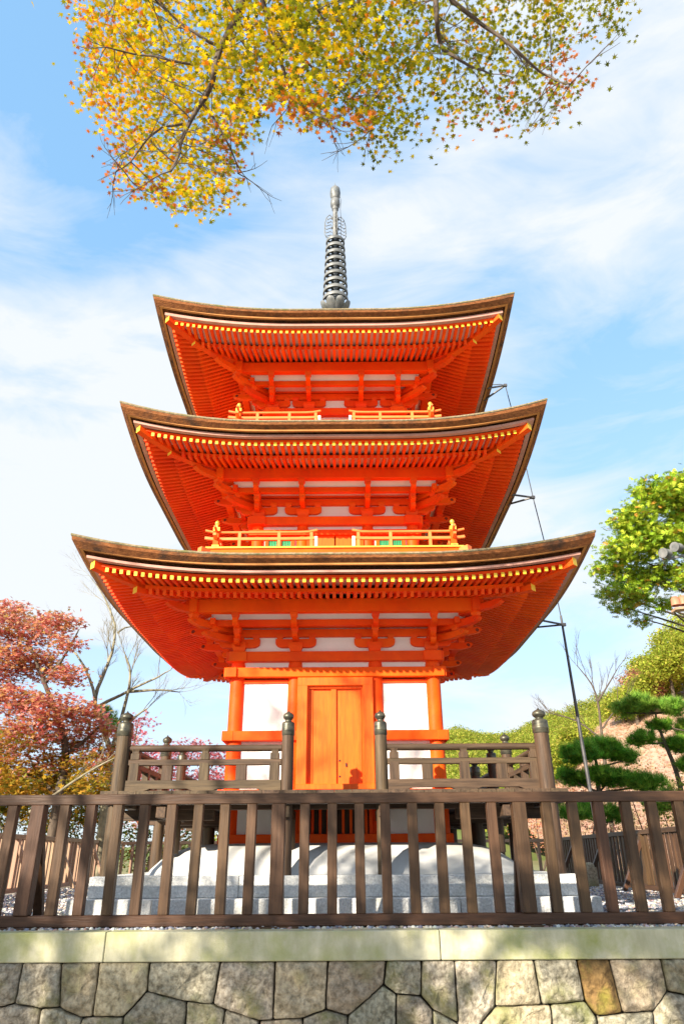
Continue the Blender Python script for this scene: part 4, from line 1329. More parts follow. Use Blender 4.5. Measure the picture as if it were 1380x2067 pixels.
nv, nn_, nr_ = hill_mesh('grass_hill', near_prof, 62, 17, M['drygrass'], jit=0.6, back=30)

# wood on the far hill: reads as one mass
rng = np.random.default_rng(5)
fva = np.array(fv[:(fr_+1)*fn]).reshape(fr_+1, fn, 3)
blobs = []
for _ in range(2300):
    j = fr_ * math.sqrt(rng.uniform(0.02, 1.0)); i = rng.uniform(0, fn-1.001)
    j = min(j, fr_-0.001)
    j0, i0 = int(j), int(i); tj, ti = j-j0, i-i0
    p = (fva[j0, i0]*(1-tj)*(1-ti) + fva[j0+1, i0]*tj*(1-ti) + fva[j0, i0+1]*(1-tj)*ti + fva[j0+1, i0+1]*tj*ti)
    if not (-20 < p[0] < 150): continue
    r = rng.uniform(2.0, 4.2)
    blobs.append(((p[0], p[1], p[2] + r*0.35), (r, r, r*rng.uniform(0.7, 1.0))))
hw = empty('hill_wood', (30, 150, 0)); tag(hw, 'yellow-green wooded hillside far behind the pagoda', 'woodland', kind='stuff')
crown(hw, blobs, 3.2, 0.50, HILL, None, 'leaf', LEAF_V, LEAF_F, 0.8, 0.65, 8, 0.6, 0.75, seed=11)
hw.children[0].name = 'canopy'

rng = np.random.default_rng(15)
nva = np.array(nv[:(nr_+1)*nn_]).reshape(nr_+1, nn_, 3)
gj, gi = rng.uniform(0.5, nr_-0.01, 9000), rng.uniform(0, nn_*0.62, 9000)
j0, i0 = gj.astype(int), gi.astype(int); tj, ti = (gj-j0)[:, None], (gi-i0)[:, None]
gpt = nva[j0, i0]*(1-tj)*(1-ti) + nva[j0+1, i0]*tj*(1-ti) + nva[j0, i0+1]*(1-tj)*ti + nva[j0+1, i0+1]*tj*ti
gme = scatter_mesh('dry_grass', TUFT_V, TUFT_F, gpt, rng.uniform(0.14, 0.34, 9000), rand_rots(9000, 0.25, rng), pick([(0.62, 0.40, 0.29), (0.68, 0.48, 0.35), (0.55, 0.36, 0.26), (0.56, 0.46, 0.24)], 9000, None, 0.15, rng), M['leaf'])
tag(link(gme, 'dry_grass'), 'pinkish tan dry grass covering the hill slope at right', 'grass', kind='stuff')
# trees along the crest of the grassy hill
rng = np.random.default_rng(21)
crest = [(1105, 1560, 2.0, 0), (1128, 1528, 2.0, 1), (1160, 1494, 1.8, 0), (1255, 1425, 1.9, 0), (1275, 1402, 2.2, 0), (1297, 1385, 2.2, 2), (1318, 1360, 2.6, 0), (1342, 1328, 3.0, 0), (1372, 1306, 3.1, 0), (1405, 1290, 3.4, 0), (1350, 1372, 2.0, 0), (1385, 1350, 2.2, 0), (1450, 1270, 3.4, 0)]
clab = ['bushy tree where the far left end of the grassy hill meets the fence', 'small round tree low on the grassy hill crest', 'round bush on the crest just above the left bare tree',
        'low rounded tree on the crest above the pine tops', 'yellow-green tree on the crest left of the pinkish one', 'pinkish brown autumn tree among green ones on the hill crest',
        'green crest tree right beside the pinkish autumn tree', 'tall full green tree high on the hill crest', 'large bright green tree at the top of the hill by the frame edge', 'big green tree on the crest at the right frame edge, partly cut off',
        'smaller green tree in front of the tall crest trees', 'small green tree below the hilltop trees at the right edge', 'green crest tree just beyond the right edge of the picture']
for i, (px, py, r, kd) in enumerate(crest):
    Yt = 58 + rng.uniform(-4, 3)
    c0 = at(px, py, Y=Yt)
    e = tree('hill_tree', clab[i], 'tree', (c0.x, c0.y, c0.z - r*1.5), 'trees along the crest of the grassy hill')
    mb = MB(); limbs(mb, local([(c0.x, c0.y, c0.z-r*1.6), (c0.x+0.1, c0.y, c0.z)], e), 0.22, 0.06, 6); mb.build('trunk', M['bark_tree'], e)
    bl = [((c0.x + rng.uniform(-.5, .5)*r, c0.y + rng.uniform(-.5, .5)*r, c0.z + rng.uniform(-.45, .35)*r), (r*rng.uniform(.4, .62),)*2 + (r*rng.uniform(.35, .55),)) for _ in range(8)]
    crown(e, bl, 34, 0.24, [(0.60, 0.30, 0.20), (0.50, 0.24, 0.14)] if kd == 2 else HILL[:3] + [(0.36, 0.44, 0.05)], None, 'leaf', LEAF_V, LEAF_F, 0.8, 0.3, 7, 0.6, 0.6, seed=30+i)

# ------------------------------------------------------------------ trees left of the pagoda
def proj_path(pts, Y, dY=0.0):
    out = []
    for i, (x, y) in enumerate(pts):
        out.append(at(x, y, Y=Y + dY*i))
    return out
e = tree('red_maple', 'pinkish red maple with gold lower leaves at the left edge', 'tree', (at(110, 1700, Y=5.2).x, 5.2, -0.03))
e.location.z = -0.03
mb = MB()
tp = proj_path([(105, 1705), (112, 1640), (125, 1570), (140, 1520), (120, 1450), (90, 1380), (60, 1300)], 5.2)
tp[0].z = -0.03
limbs(mb, local(tp, e), 0.13, 0.03, 8)
for br in ([(140, 1520), (190, 1480), (225, 1440)], [(120, 1450), (60, 1430), (10, 1420)], [(90, 1380), (130, 1330), (160, 1270)], [(112, 1600), (60, 1560), (0, 1540)]):
    limbs(mb, local(proj_path(br, 5.2, 0.15), e), 0.05, 0.015, 6)
mb.build('trunk', M['bark_tree'], e)
bl = []
for (px, py, r) in ((20, 1238, .42), (-60, 1260, .7), (55, 1275, .55), (115, 1255, .40), (10, 1330, .6), (75, 1345, .55), (135, 1300, .30), (140, 1365, .34), (-60, 1380, .8), (30, 1415, .55), (110, 1430, .55), (175, 1440, .36),
                    (60, 1480, .6), (150, 1490, .5), (205, 1475, .32), (-40, 1500, .8), (30, 1585, .5), (120, 1590, .45), (190, 1580, .4), (20, 1545, .5), (110, 1550, .5), (180, 1540, .42), (225, 1520, .32)):
    p = at(px, py, Y=5.2 + random.uniform(-.7, .7))
    bl.append((tuple(p), (r*1.2, r*1.1, r*0.66)))
zs = at(0, 1520, Y=5.2).z
crown(e, bl, 150, 0.10, RED, None, 'leaf', STAR5_V, STAR5_F, 0.6, 0.14, 9, 0.4, 0.35, low=(zs, 1.3, GOLD), seed=3)

e = tree('yellow_maple', 'low olive and gold leaved tree behind the left fence', 'tree', (at(40, 1700, Y=9.6).x, 9.6, -0.03))
mb = MB(); limbs(mb, local([(e.location.x, 9.6, -0.03), (e.location.x+.1, 9.6, 0.7), (e.location.x+.5, 9.7, 1.8)], e), 0.10, 0.03, 7)
limbs(mb, local([(e.location.x+.1, 9.6, 0.6), (e.location.x-.6, 9.5, 1.5), (e.location.x-1.2, 9.5, 2.0)], e), 0.07, 0.03, 7)
mb.build('trunk', M['bark_tree'], e)
bl = [pb(px, py, 9.6 + random.uniform(-.8, .8), r, r*0.6) for px, py, r in ((0, 1590, .8), (70, 1600, .7), (140, 1590, .6), (200, 1600, .55), (30, 1640, .6), (160, 1640, .55), (215, 1650, .5), (-80, 1600, .9), (90, 1655, .45), (-50, 1650, .7), (250, 1610, .45))]
crown(e, bl, 110, 0.11, GOLD + [(0.14, 0.17, 0.03), (0.10, 0.13, 0.025)], None, 'leaf', STAR5_V, STAR5_F, 0.7, 0.16, 9, 0.5, 0.35, seed=4)

pm_labels = ['pink maple showing between the left newel and the pagoda body', 'deep pink maple right behind the left corner newel', 'dark pink maple seen under the left side of the veranda']
for i, (sp_, lb) in enumerate(zip((((330, 1530, .9), (390, 1515, .85), (440, 1530, .8), (350, 1580, 1.0), (420, 1585, 1.0), (300, 1560, .7), (460, 1570, .8)),
                           ((255, 1480, .55), (275, 1510, .5), (240, 1550, .6), (280, 1455, .35), (290, 1550, .5), (220, 1580, .6)),
                           ((290, 1650, .6), (340, 1640, .7), (420, 1650, .7), (470, 1640, .7), (380, 1665, .5))), pm_labels)):
    Yp = (17.0, 12.5, 14.0)[i]
    c0 = at(sp_[0][0], sp_[0][1], Y=Yp)
    e = tree('pink_maple', lb, 'tree', (c0.x, Yp, -0.03), 'pink maples behind the pagoda')
    mb = MB()
    for (px, py, r) in sp_[:4]:
        p = at(px, py, Y=Yp); limbs(mb, local([(c0.x, Yp, -0.03), ((c0.x*2+p.x)/3, Yp, p.z*0.45), tuple(p)], e), 0.07, 0.02, 6)
    mb.build('trunk', M['bark_tree'], e)
    bl = [pb(px, py, Yp + random.uniform(-.8, .8), r, r*0.5) for px, py, r in sp_]
    crown(e, bl, 50, 0.115, PINK if i < 2 else RED[2:] + PINK, None, 'leaf', STAR5_V, STAR5_F, 0.7, 0.2, 9, 0.5, 0.4, seed=40+i)

# clipped hedge behind the left part of the back fence
e = tree('hedge', 'green and gold undergrowth hedge behind the back and left fences', 'hedge', (-7.0, 9.9, -0.03))
bl = [((-14.5 + i*0.46, 10.1 + random.uniform(-.25, .25), 0.80 + random.uniform(-.2, .25)), (0.50, 0.42, 0.85 + random.uniform(-.2, .25))) for i in range(31)]
mb = MB()
for i in range(31): mb.tube([(-7.5 + i*0.46, 0.2, 0), (-7.45 + i*0.46, 0.2, 0.6)], 0.015, 5)
mb.build('stems', M['bark_tree'], e)
crown(e, bl, 75, 0.085, [(0.13, 0.22, 0.03), (0.22, 0.30, 0.04), (0.09, 0.15, 0.025), (0.40, 0.29, 0.04), (0.05, 0.09, 0.02), (0.42, 0.16, 0.05)], None, 'leaf', LEAF_V, LEAF_F, 0.8, 0.13, 8, 0.8, 0.4, seed=6)

# bare cherry
rr = random.Random(12)
e = tree('bare_tree', 'leafless grey cherry tree between the red maple and the pagoda', 'tree', (at(205, 1700, Y=7.5).x, 7.5, -0.03))
mb = MB()
def bl_path(pts, r0, r1, dy=0.0, Y=7.5, tw=3, tl=0.75, dep=2):
    w = proj_path(pts, Y, dy)
    q = limbs(mb, local(w, e), r0, r1, 7, 0.012)
    for i in range(len(q)):
        if i < len(q)*0.3: continue
        for _ in range(tw if i == len(q)-1 else 1):
            if rr.random() < 0.30 and i < len(q)-1: continue
            d = (q[i]-q[i-1]).normalized()
            d = d + Vector((rr.uniform(-1, 1), rr.uniform(-.7, .7), rr.uniform(-.3, 1)))*0.75
            twigs(mb, q[i], d, tl*rr.uniform(.5, 1), max(0.006, lerp(r0, r1, i/len(q))*0.4), dep, rr, 0.6, 0.15, 4)
w0 = proj_path([(205, 1700), (215, 1600), (225, 1520)], 7.5); w0[0].z = -0.03
limbs(mb, local(w0, e), 0.12, 0.085, 9)
bl_path([(225, 1520), (200, 1450), (188, 1410), (200, 1385), (222, 1335), (240, 1275), (222, 1225), (195, 1180)], 0.075, 0.015, 0.05, dep=3)
bl_path([(225, 1520), (240, 1460), (262, 1398), (266, 1352), (254, 1322)], 0.065, 0.016, -0.08, dep=3)
bl_path([(196, 1428), (262, 1393), (310, 1372), (345, 1352)], 0.05, 0.012, -0.15, dep=3)
bl_path([(262, 1396), (320, 1391), (362, 1397)], 0.045, 0.012, 0.1)
bl_path([(238, 1278), (255, 1262), (290, 1268)], 0.03, 0.01, 0.1)
bl_path([(192, 1408), (180, 1355), (150, 1310), (110, 1285)], 0.045, 0.012, 0.12)
bl_path([(228, 1500), (265, 1450), (298, 1430)], 0.05, 0.018, 0.0)
mb.build('trunk_and_branches', M['bark_pale'], e)
tuftp = [pb(210, 1440, 7.2, .22, .18), pb(222, 1462, 7.2, .2, .16)]
crown(e, tuftp, 160, 0.12, PINE2, None, 'needle', TUFT_V, TUFT_F, 0.8, 0.08, 5, 0.8, 0.3, seed=8, name='evergreen_tuft')
e = tree('fallen_branch', 'pale bare branch slanting up behind the left fence top', 'branch', tuple(at(95, 1612, Y=3.5)))
mb = MB(); w = proj_path([(60, 1640), (130, 1590), (185, 1553), (232, 1530)], 3.5, 0.05)
q = limbs(mb, local(w, e), 0.035, 0.012, 7)
for i in range(3, len(q)): twigs(mb, q[i], Vector((0.3, 0, 1)) + Vector((rr.uniform(-1, 1), 0, 0)), 0.35, 0.008, 2, rr, 0.7, 0.1, 4)
mb.build('branch_wood', M['bark_pale'], e)

# ------------------------------------------------------------------ right of the pagoda: pines, shrubs, bare tree, cypress, floodlights
def pine(label, Y, trunk, pads, seed, cols):
    b0 = at(*trunk[0], Y=Y)
    e = tree('pine_tree', label, 'tree', (b0.x, Y, -0.03), 'garden pines behind the right fence')
    mb = MB(); w = proj_path(trunk, Y); w.insert(0, Vector((b0.x, Y, -0.03)))
    limbs(mb, local(w, e), 0.10, 0.03, 8, 0.01)
    for (px, py, rx, rz) in pads:
        p = at(px, py, Y=Y)
        near = min(w, key=lambda v: abs(v.z - (p.z - 0.15)) + 0.3*abs(v.x - p.x))
        limbs(mb, local([near, (near + p)/2 + Vector((0, 0, -0.05)), p + Vector((0, 0, -rz*0.5))], e), 0.035, 0.015, 6)
    mb.build('trunk', M['bark_tree'], e)
    for k, (px, py, rx, rz) in enumerate(pads):
        p = at(px, py, Y=Y + random.uniform(-.3, .3))
        bl = [((p.x + random.uniform(-.6, .6)*rx, p.y + random.uniform(-.6, .6)*rx, p.z + random.uniform(-.3, .3)*rz), (rx*0.66, rx*0.66, rz*0.85)) for _ in range(6)]
        crown(e, bl, 74, 0.22, cols[k % len(cols)] if isinstance(cols[0], list) else cols, None, 'needle', TUFT_V, TUFT_F, 0.55, 0.05, 3, 0.6, 0.2, seed=seed+k, name='needle_pad')
    return e
pine('dark green cloud-pruned pine beside the right corner newel', 8.0, [(1212, 1660), (1208, 1600), (1204, 1550), (1200, 1525)],
     [(1165, 1522, .55, .24), (1215, 1512, .60, .28), (1255, 1528, .40, .20), (1165, 1573, .50, .20), (1225, 1570, .65, .22), (1290, 1580, .50, .20), (1175, 1640, .55, .22), (1235, 1650, .40, .2)], 60, PINE)
pine('lighter green pine with tiered pads and a crooked trunk near the right edge', 10.0, [(1385, 1680), (1374, 1600), (1362, 1545), (1340, 1500), (1328, 1465), (1322, 1440)],
     [(1262, 1432, .42, .20), (1300, 1420, .50, .22), (1362, 1428, .50, .22), (1330, 1466, .40, .12), (1292, 1494, .36, .20), (1370, 1505, .50, .26), (1395, 1545, .50, .26), (1390, 1470, .4, .2), (1340, 1620, .5, .3)], 80, [PINE2, PINE2, PINE2, PINE, PINE, PINE, PINE])
labs = ['coral pink shrub under the dark pine', 'coral shrub seen through the fence right of the corner newel', 'orange and green shrub under the lighter pine', 'pale coral shrub low behind the right fence slats', 'yellow-green shrub at the right edge above the fence']
for i, (sp_, cl) in enumerate(((((1160, 1600, .8), (1210, 1590, .8), (1250, 1600, .7), (1130, 1610, .6)), CORAL), (((1080, 1640, .8), (1130, 1660, .8), (1070, 1680, .7), (1110, 1700, .6)), CORAL),
                               (((1290, 1560, .5), (1310, 1590, .55), (1270, 1600, .5), (1330, 1610, .6)), [(0.60, 0.25, 0.08), (0.25, 0.26, 0.05), (0.16, 0.2, 0.04)]),
                               (((1180, 1680, .7), (1230, 1690, .7), (1290, 1680, .8), (1200, 1640, .6)), CORAL + [(0.55, 0.40, 0.10)]),
                               (((1350, 1590, .6), (1370, 1630, .7), (1340, 1650, .6), (1395, 1580, .6)), [(0.28, 0.32, 0.05), (0.36, 0.34, 0.06), (0.18, 0.23, 0.04)]))):
    Yp = (13.5, 15.0, 11.5, 11.0, 9.8)[i]
    c0 = at(sp_[0][0], sp_[0][1], Y=Yp)
    e = tree('shrub', labs[i], 'shrub', (c0.x, Yp, -0.03), 'shrubs behind the right fence')
    mb = MB()
    for (px, py, r) in sp_:
        p = at(px, py, Y=Yp); limbs(mb, local([(c0.x, Yp, -0.03), tuple((p + Vector((c0.x, Yp, 0)))/2), tuple(p)], e), 0.03, 0.01, 5)
    mb.build('stems', M['bark_tree'], e)
    crown(e, [pb(px, py, Yp + random.uniform(-.4, .4), r, r*.7) for px, py, r in sp_], 40, 0.075, cl, None, 'leaf', LEAF_V, LEAF_F, 0.8, 0.14, 9, 0.6, 0.4, seed=100+i)

rr = random.Random(5)
e = tree('bare_tree', 'slender leafless tree against the hill behind the dark pine', 'tree', (at(1225, 1680, Y=16).x, 16, -0.03))
mb = MB()
w0 = proj_path([(1232, 1690), (1222, 1560), (1218, 1520)], 16); w0[0].z = -0.03
limbs(mb, local(w0, e), 0.09, 0.06, 7)
def bl2(pts, r0, r1, dy):
    w = proj_path(pts, 16, dy); q = limbs(mb, local(w, e), r0, r1, 6, 0.01)
    for i in range(len(q)//3, len(q)):
        d = (q[i]-q[i-1]).normalized() + Vector((rr.uniform(-1, 1), rr.uniform(-.6, .6), rr.uniform(0, 1)))*0.6
        twigs(mb, q[i], d, 0.75*rr.uniform(.5, 1), 0.014, 2, rr, 0.5, 0.2, 4)
bl2([(1218, 1520), (1208, 1440), (1206, 1405), (1190, 1375), (1165, 1345)], 0.055, 0.016, 0.1)
bl2([(1207, 1415), (1228, 1380), (1248, 1345)], 0.04, 0.012, -0.1)
bl2([(1218, 1500), (1175, 1455), (1130, 1445), (1112, 1440)], 0.04, 0.012, 0.1)
bl2([(1216, 1470), (1240, 1430), (1262, 1415)], 0.035, 0.012, 0.0)
mb.build('trunk_and_branches', M['bark_tree'], e)

# cypress: trunk stands just outside the frame, one broad spray of boughs reaches in
Yc = 3.6
e = tree('cypress_tree', 'bright green cypress boughs reaching in at the right edge', 'tree', (8.6, Yc+0.6, -0.03))
mb = MB()
limbs(mb, local([(8.6, Yc+.6, -0.03), (8.55, Yc+.6, 3), (8.45, Yc+.6, 7.5)], e), 0.20, 0.08, 10)
CYBL = ((1330, 1000, .75), (1275, 1050, .60), (1380, 1010, .8), (1250, 1110, .50), (1310, 1095, .75), (1375, 1080, .8), (1225, 1150, .34), (1275, 1165, .55), (1335, 1160, .55), (1232, 1195, .30), (1285, 1205, .42), (1255, 1225, .22),
       (1300, 1250, .20), (1340, 1215, .22), (1440, 1050, 1.0), (1450, 1150, .9), (1400, 980, .7), (1480, 960, 1.0), (1395, 1165, .45))
bl = []
for (px, py, r) in CYBL:
    p = at(px, py, Y=Yc + random.uniform(-.6, .6)); bl.append((tuple(p), (r*0.78, r*0.75, r*0.55)))
    limbs(mb, local([(8.5, Yc+.6, p.z-0.5), ((8.5+p.x)/2, Yc+.3, p.z-0.25), tuple(p)], e), 0.035, 0.010, 5)
mb.build('trunk', M['bark_tree'], e)
crown(e, bl, 210, 0.135, [(0.28, 0.42, 0.03), (0.38, 0.50, 0.04), (0.48, 0.54, 0.05), (0.14, 0.26, 0.03), (0.58, 0.30, 0.05)], [4, 4, 3, 1.5, 0.7], 'needle', FROND_V, FROND_F, 0.9, 0.13, 8, 0.6, 0.3, seed=13)

fl = empty('floodlight_mast', (at(1450, 1120, Y=2.3).x, 2.3, -0.03))
tag(fl, 'mast with finned floodlights poking out of the cypress at the right edge', 'floodlight')
def lp(px, py, Y=2.3): return at(px, py, Y=Y) - fl.location
hz_ = lp(1440, 1000).z
MB().tube([(0, 0, 0), (0, 0, hz_)], [0.07, 0.05], 12).build('mast', M['steel'], fl)
a, b_ = lp(1348, 1128), lp(1445, 1108)
MB().bar(a, b_, 0.06, 0.05, bev=0.004).build('crossarm', M['spire'], fl)
for px, py in ((1343, 1117), (1366, 1105)):
    c0 = lp(px, py, 2.2)
    m = MB(); ax = Vector((-0.75, -0.5, -0.1)).normalized()
    for i in range(8):
        p = c0 + ax*(i*0.022 - 0.08)
        m.tube([p, p + ax*0.010], 0.098, 16)
    m.tube([c0 - ax*0.09, c0 + ax*0.10], 0.062, 14); m.tube([c0 + ax*0.09, c0 + ax*0.115], 0.105, 16)
    m.build('floodlight', M['spire'], fl)
c0, c1_ = lp(1356, 1222), lp(1450, 1212)
MB().bar(c0 + Vector((0, 0, -0.10)), c1_ + Vector((0, 0, -0.10)), 0.22, 0.05, bev=0.004).build('tray', M['far_x'], fl)
m = MB()
for i in range(4):
    p = lp(1362 + i*15, 1214 - i*1.5)
    m.lathe([(0.0, 0.17), (0.055, 0.165), (0.085, 0.12), (0.092, 0.0), (0.098, -0.02)], p + Vector((0, 0, -0.07)), 14)
m.build('lamp_hood', mat('brown_glazed_hood', (0.36, 0.13, 0.075), (0.46, 0.19, 0.11), 8.0, rough=0.45), fl)

# ------------------------------------------------------------------ overhanging maple: trunk behind the camera, crown over the path
mt_ = empty('maple_tree', (0.9, -14.2, -1.06))
tag(mt_, 'overhanging maple branches with yellow, olive and orange leaves across the top', 'tree')
def dp(px, py, d):
    """place at camera depth d (metres along the view axis)"""
    p = at(px, py, Y=CAM.y + 1.0) - CAM
    ax = Vector((0, math.cos(PITCH), math.sin(PITCH)))
    return CAM + p * (d / p.dot(ax))
mb = MB()
L0 = mt_.location
limbs(mb, [Vector((0, 0, 0)), Vector((-0.05, 0.1, 1.6)), Vector((-0.2, 0.4, 3.4)), Vector((-0.4, 1.2, 5.2))], 0.24, 0.15, 12)
fork = Vector((0.5, -13.0, 4.14))
def mbr(pts, d, r0, r1, tw=True, root=None):
    w = [dp(x, y, d + 0.10*i*(-1)**i) for i, (x, y) in enumerate(pts)]
    if root is not None: w = [root] + w
    q = limbs(mb, [p - L0 for p in w], r0, r1, 7, 0.006)
    return q
rr = random.Random(3)
qs = []
qs.append(mbr([(560, -420), (505, -120), (490, -10), (478, 55), (441, 90), (436, 150), (410, 212), (370, 252), (367, 300), (345, 345)], 4.75, 0.040, 0.007, root=fork))
qs.append(mbr([(441, 92), (385, 65), (310, 0), (260, -60)], 4.75, 0.012, 0.005))
qs.append(mbr([(505, -120), (525, 0), (553, 60), (570, 150), (600, 216), (660, 240)], 4.85, 0.022, 0.006))
qs.append(mbr([(560, 70), (620, 128), (690, 180), (750, 260)], 4.85, 0.011, 0.005))
qs.append(mbr([(800, -420), (860, -150), (880, -10), (884, 45), (880, 95), (930, 125), (990, 150)], 4.9, 0.032, 0.006, root=fork))
qs.append(mbr([(870, -60), (925, 25), (1000, 62), (1050, 110), (1100, 158), (1150, 170)], 4.9, 0.019, 0.005))
qs.append(mbr([(730, -60), (720, 40), (700, 60), (640, 20)], 4.8, 0.011, 0.004))
qs.append(mbr([(390, 130), (330, 120), (260, 105), (215, 95)], 4.9, 0.010, 0.004))
qs.append(mbr([(372, 250), (310, 250), (270, 330), (235, 345)], 4.9, 0.010, 0.003))
qs.append(mbr([(410, 210), (470, 290), (480, 350)], 4.9, 0.010, 0.003))
for q in qs:
    for i in range(2, len(q)):
        for _ in range(2):
            d = Vector((rr.uniform(-1, 1), rr.uniform(-1, 1), rr.uniform(-0.5, 0.35)))
            twigs(mb, q[i], d, rr.uniform(0.12, 0.26), 0.004, 1, rr, 0.6, 0.0, 4)
mb.build('trunk_and_branches', M['bark_tree'], mt_)

CAN = [(150, -80), (140, 0), (185, 60), (180, 130), (170, 195), (205, 235), (240, 300), (232, 350), (262, 392), (320, 400), (385, 432), (455, 408), (482, 370), (488, 345), (465, 292), (510, 250), (560, 225), (590, 215), (612, 280), (660, 250),
       (720, 245), (745, 310), (770, 335), (800, 270), (830, 262), (880, 292), (900, 240), (935, 268), (985, 240), (1030, 235), (1070, 262), (1128, 255), (1145, 205), (1188, 165), (1135, 150), (1150, 90), (1215, 62), (1245, 80), (1275, 30), (1310, -80)]
def inside(x, y, poly):
    n = len(poly); c = False
    for i in range(n):
        (x1, y1), (x2, y2) = poly[i], poly[i-1]
        if (y1 > y) != (y2 > y) and x < (x2-x1)*(y-y1)/(y2-y1)+x1: c = not c
    return c
rng = np.random.default_rng(77)
P_, C_, S_ = [], [], []
YEL = np.array([(0.78, 0.50, 0.008), (0.62, 0.44, 0.008), (0.42, 0.36, 0.010), (0.26, 0.27, 0.010), (0.78, 0.33, 0.010), (0.72, 0.19, 0.012)])
OLV = np.array([(0.28, 0.27, 0.010), (0.17, 0.18, 0.010), (0.42, 0.33, 0.010), (0.58, 0.27, 0.010), (0.50, 0.16, 0.012), (0.11, 0.125, 0.010)])
nspray = 0
while nspray < 1050:
    px, py = rng.uniform(140, 1310), rng.uniform(-75, 432)
    if not inside(px, py, CAN): continue
    edge = min(math.hypot(px-a, py-b2) for a, b2 in CAN)
    if px > 780 and rng.uniform() < 0.38: continue
    nspray += 1
    d = 5.25 + 0.45*math.sin(px*0.006 + 1) + rng.uniform(-0.55, 0.95)
    c0 = np.array(dp(px, py, d))
    k = rng.integers(10, 19)
    rad = 0.08 if edge < 45 else 0.095
    off = rng.normal(0, 1, (k, 3)) * np.array([rad, rad, 0.045])
    P_.append(c0[None] + off)
    t = np.clip((px - 420)/420 + rng.normal(0, 0.3), 0, 1)
    left = np.clip((330 - px)/150, 0, 1)
    w1 = np.array([3, 3, 3.2, 2.4, 0.7 + 2.5*left, 0.2 + 2.2*left]); w2 = np.array([3.5, 3.5, 2, 0.6, 0.4, 2.6])
    use = rng.uniform(size=k) < t
    a = YEL[rng.choice(6, k, p=w1/w1.sum())]; b2 = OLV[rng.choice(6, k, p=w2/w2.sum())]
    cc = np.where(use[:, None], b2, a) * rng.uniform(0.8, 1.15)
    if edge < 35 and rng.uniform() < 0.35: cc = np.array([(0.55, 0.16, 0.03)]) * rng.uniform(0.6, 1.2, (k, 1))
    C_.append(cc); S_.append(rng.uniform(0.023, 0.037, k))
# the rest of the crown, above and behind the picture
for _ in range(420):
    px, py, d = rng.uniform(-150, 1350), rng.uniform(-900, -60), 5.4 + rng.uniform(-0.8, 0.9)
    c0 = np.array(dp(px, py, d)); k = 12
    P_.append(c0[None] + rng.normal(0, 1, (k, 3))*np.array([.18, .18, .06])); C_.append(YEL[rng.choice(6, k)]); S_.append(rng.uniform(0.030, 0.048, k))
P_, C_, S_ = np.concatenate(P_), np.concatenate(C_), np.concatenate(S_)
C_ = np.clip(C_ * rng.uniform(0.75, 1.2, (len(C_), 1)), 0, 0.95)
Rl = rand_rots(len(P_), 0.55, rng)
# the three hundred leaves that show largest are leaves of their own
cp = np.array(CAM)
ax = np.array([0, math.cos(PITCH), math.sin(PITCH)])
dep = (P_ - cp) @ ax
ux = (P_[:, 0]-cp[0])/dep*F_PX; uv = -((P_-cp) @ np.array([0, -math.sin(PITCH), math.cos(PITCH)]))/dep*F_PX
vis = (np.abs(ux) < 690) & (np.abs(uv) < 1030)
score = np.where(vis, S_/dep, 0)
big = np.argsort(-score)[:300]
leafcols = {}
for i in big:
    key = int(np.argmin(((np.concatenate([YEL, OLV]) - C_[i])**2).sum(1)))
    if key not in leafcols:
        leafcols[key] = scatter_mesh('leaf', STAR_V, STAR_F, np.zeros((1, 3)), np.array([1.0]), np.eye(3)[None], np.concatenate([YEL, OLV])[key][None], M['leaf'])
    o = bpy.data.objects.new('leaf', leafcols[key]); COL.objects.link(o); o.parent = mt_
    o.matrix_basis = Matrix.LocRotScale(Vector(P_[i]) - L0, Matrix(Rl[i].tolist()).to_quaternion(), Vector((1, 1, 1))*float(S_[i]))
rest = np.ones(len(P_), bool); rest[big] = False
me = scatter_mesh('leaf_mass', STAR_V, STAR_F, P_[rest] - np.array(L0)[None], S_[rest], Rl[rest], C_[rest], M['leaf'])
tag(link(me, 'leaf_mass', mt_), kind='stuff')

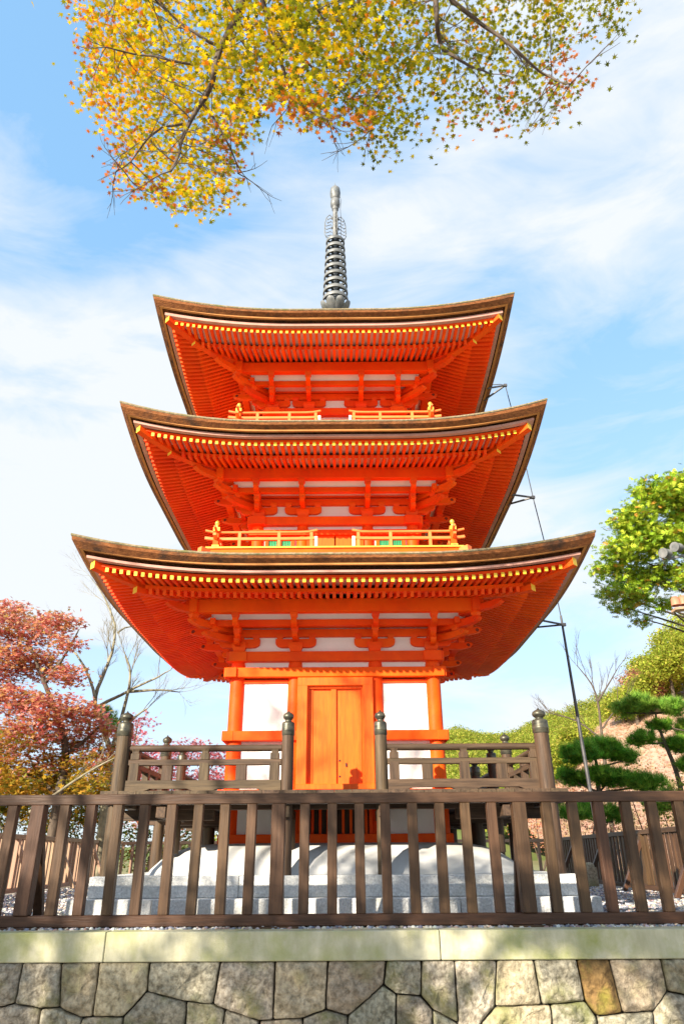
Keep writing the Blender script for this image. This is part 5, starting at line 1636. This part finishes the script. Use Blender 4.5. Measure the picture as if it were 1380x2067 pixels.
# shade trees along the left of the path, behind the camera: they dapple the wall and the fence
for i, (x, y, zc, r, sd, lb) in enumerate(((-6.9, -13.6, 5.2, 1.8, 201, 'broad maple on the path left behind the viewer'), (-9.7, -13.9, 5.3, 1.9, 202, 'wide maple further left behind the viewer'), (-4.2, -13.4, 4.85, 1.5, 203, 'small maple close behind the viewer at left'))):
    e = tree('maple_tree', lb, 'tree', (x, y, -1.06), 'maples along the path behind the viewer')
    mb = MB(); limbs(mb, [Vector((0, 0, 0)), Vector((0.1, 0, 2)), Vector((0, 0.1, zc+1.0))], 0.20, 0.08, 9)
    bl = []
    rng = np.random.default_rng(sd)
    for k in range(11):
        a = rng.uniform(0, 2*PI); q = math.sqrt(rng.uniform(0, 1))*r
        c0 = (x + math.cos(a)*q, y + math.sin(a)*q, zc + rng.uniform(-0.85, 0.75))
        bl.append((c0, (0.50, 0.50, 0.34)))
        limbs(mb, local([(x, y, zc-1.6), ((x+c0[0])/2, (y+c0[1])/2, c0[2]-0.5), c0], e), 0.05, 0.015, 5)
    if i == 1:      # a few tall, thinly leaved leaders
        for (dx, dy, dz, rr_) in ((-0.9, 0.3, 10.0, 0.085), (-0.2, -0.3, 10.6, 0.075), (0.8, 0.2, 9.6, 0.065), (-1.6, 0.0, 9.4, 0.05)):
            tip = (x + dx, y + dy, dz - 1.06)
            q = limbs(mb, local([(x, y, zc), (x + dx*0.7, y + dy, (zc + dz)/2 - 0.6), tip], e), rr_, 0.02, 7, 0.02)
            for j in range(4, len(q)): twigs(mb, q[j], Vector((random.uniform(-1, 1), 0.2, 0.6)), 0.9, 0.022, 1, random, 0.6, 0.1, 4)
            bl.append((tip, (0.22, 0.22, 0.16)))
    mb.build('trunk', M['bark_tree'], e)
    crown(e, bl, 85, 0.10, list(YEL), None, 'leaf', STAR5_V, STAR5_F, 0.5, 0.16, 8, 0.4, 0.3, seed=sd)

# ------------------------------------------------------------------ gravel
ico_v = []
ph = (1+5**0.5)/2
for s1_ in (-1, 1):
    for s2_ in (-1, 1):
        ico_v += [(0, s1_, s2_*ph), (s1_, s2_*ph, 0), (s2_*ph, 0, s1_)]
ico_v = np.array(ico_v)/math.hypot(1, ph)
ico_f = []
for i in range(12):
    for j in range(i+1, 12):
        for k in range(j+1, 12):
            a, b2, c2v = ico_v[i], ico_v[j], ico_v[k]
            if max(np.linalg.norm(a-b2), np.linalg.norm(b2-c2v), np.linalg.norm(a-c2v)) < 1.1:
                ico_f.append((i, j, k) if np.dot(np.cross(b2-a, c2v-a), a) > 0 else (i, k, j))
rng = np.random.default_rng(9)
def area(x0, x1, y0, y1, n): return np.stack([rng.uniform(x0, x1, n), rng.uniform(y0, y1, n), np.zeros(n)], 1)
gp = np.concatenate([area(-5.4, 5.1, -4.36, -2.86, 7500), area(2.9, 5.3, -2.86, 5.0, 5200), area(-5.6, -2.9, -2.86, 5.0, 4200), area(-5.0, 5.0, -4.36, -3.9, 2200)])
keep = ~((np.abs(gp[:, 0]) < 2.88) & (np.abs(gp[:, 1]) < 2.88))
gp = gp[keep]
n = len(gp)
sz = np.stack([rng.uniform(.018, .036, n), rng.uniform(.016, .030, n), rng.uniform(.012, .022, n)], 1)
gp[:, 2] = -0.012 + sz[:, 2]*0.55
gc = pick([(0.30, 0.31, 0.34), (0.20, 0.22, 0.27), (0.42, 0.40, 0.37), (0.12, 0.13, 0.16), (0.46, 0.38, 0.29), (0.24, 0.17, 0.15), (0.55, 0.53, 0.50)], n, None, 0.2, rng)
me = scatter_mesh('gravel', ico_v, ico_f, gp, sz, rand_rots(n, 0.35, rng), gc, M['pebble'])
tag(link(me, 'gravel'), 'loose grey and tan pebbles covering the yard', 'gravel', kind='stuff')
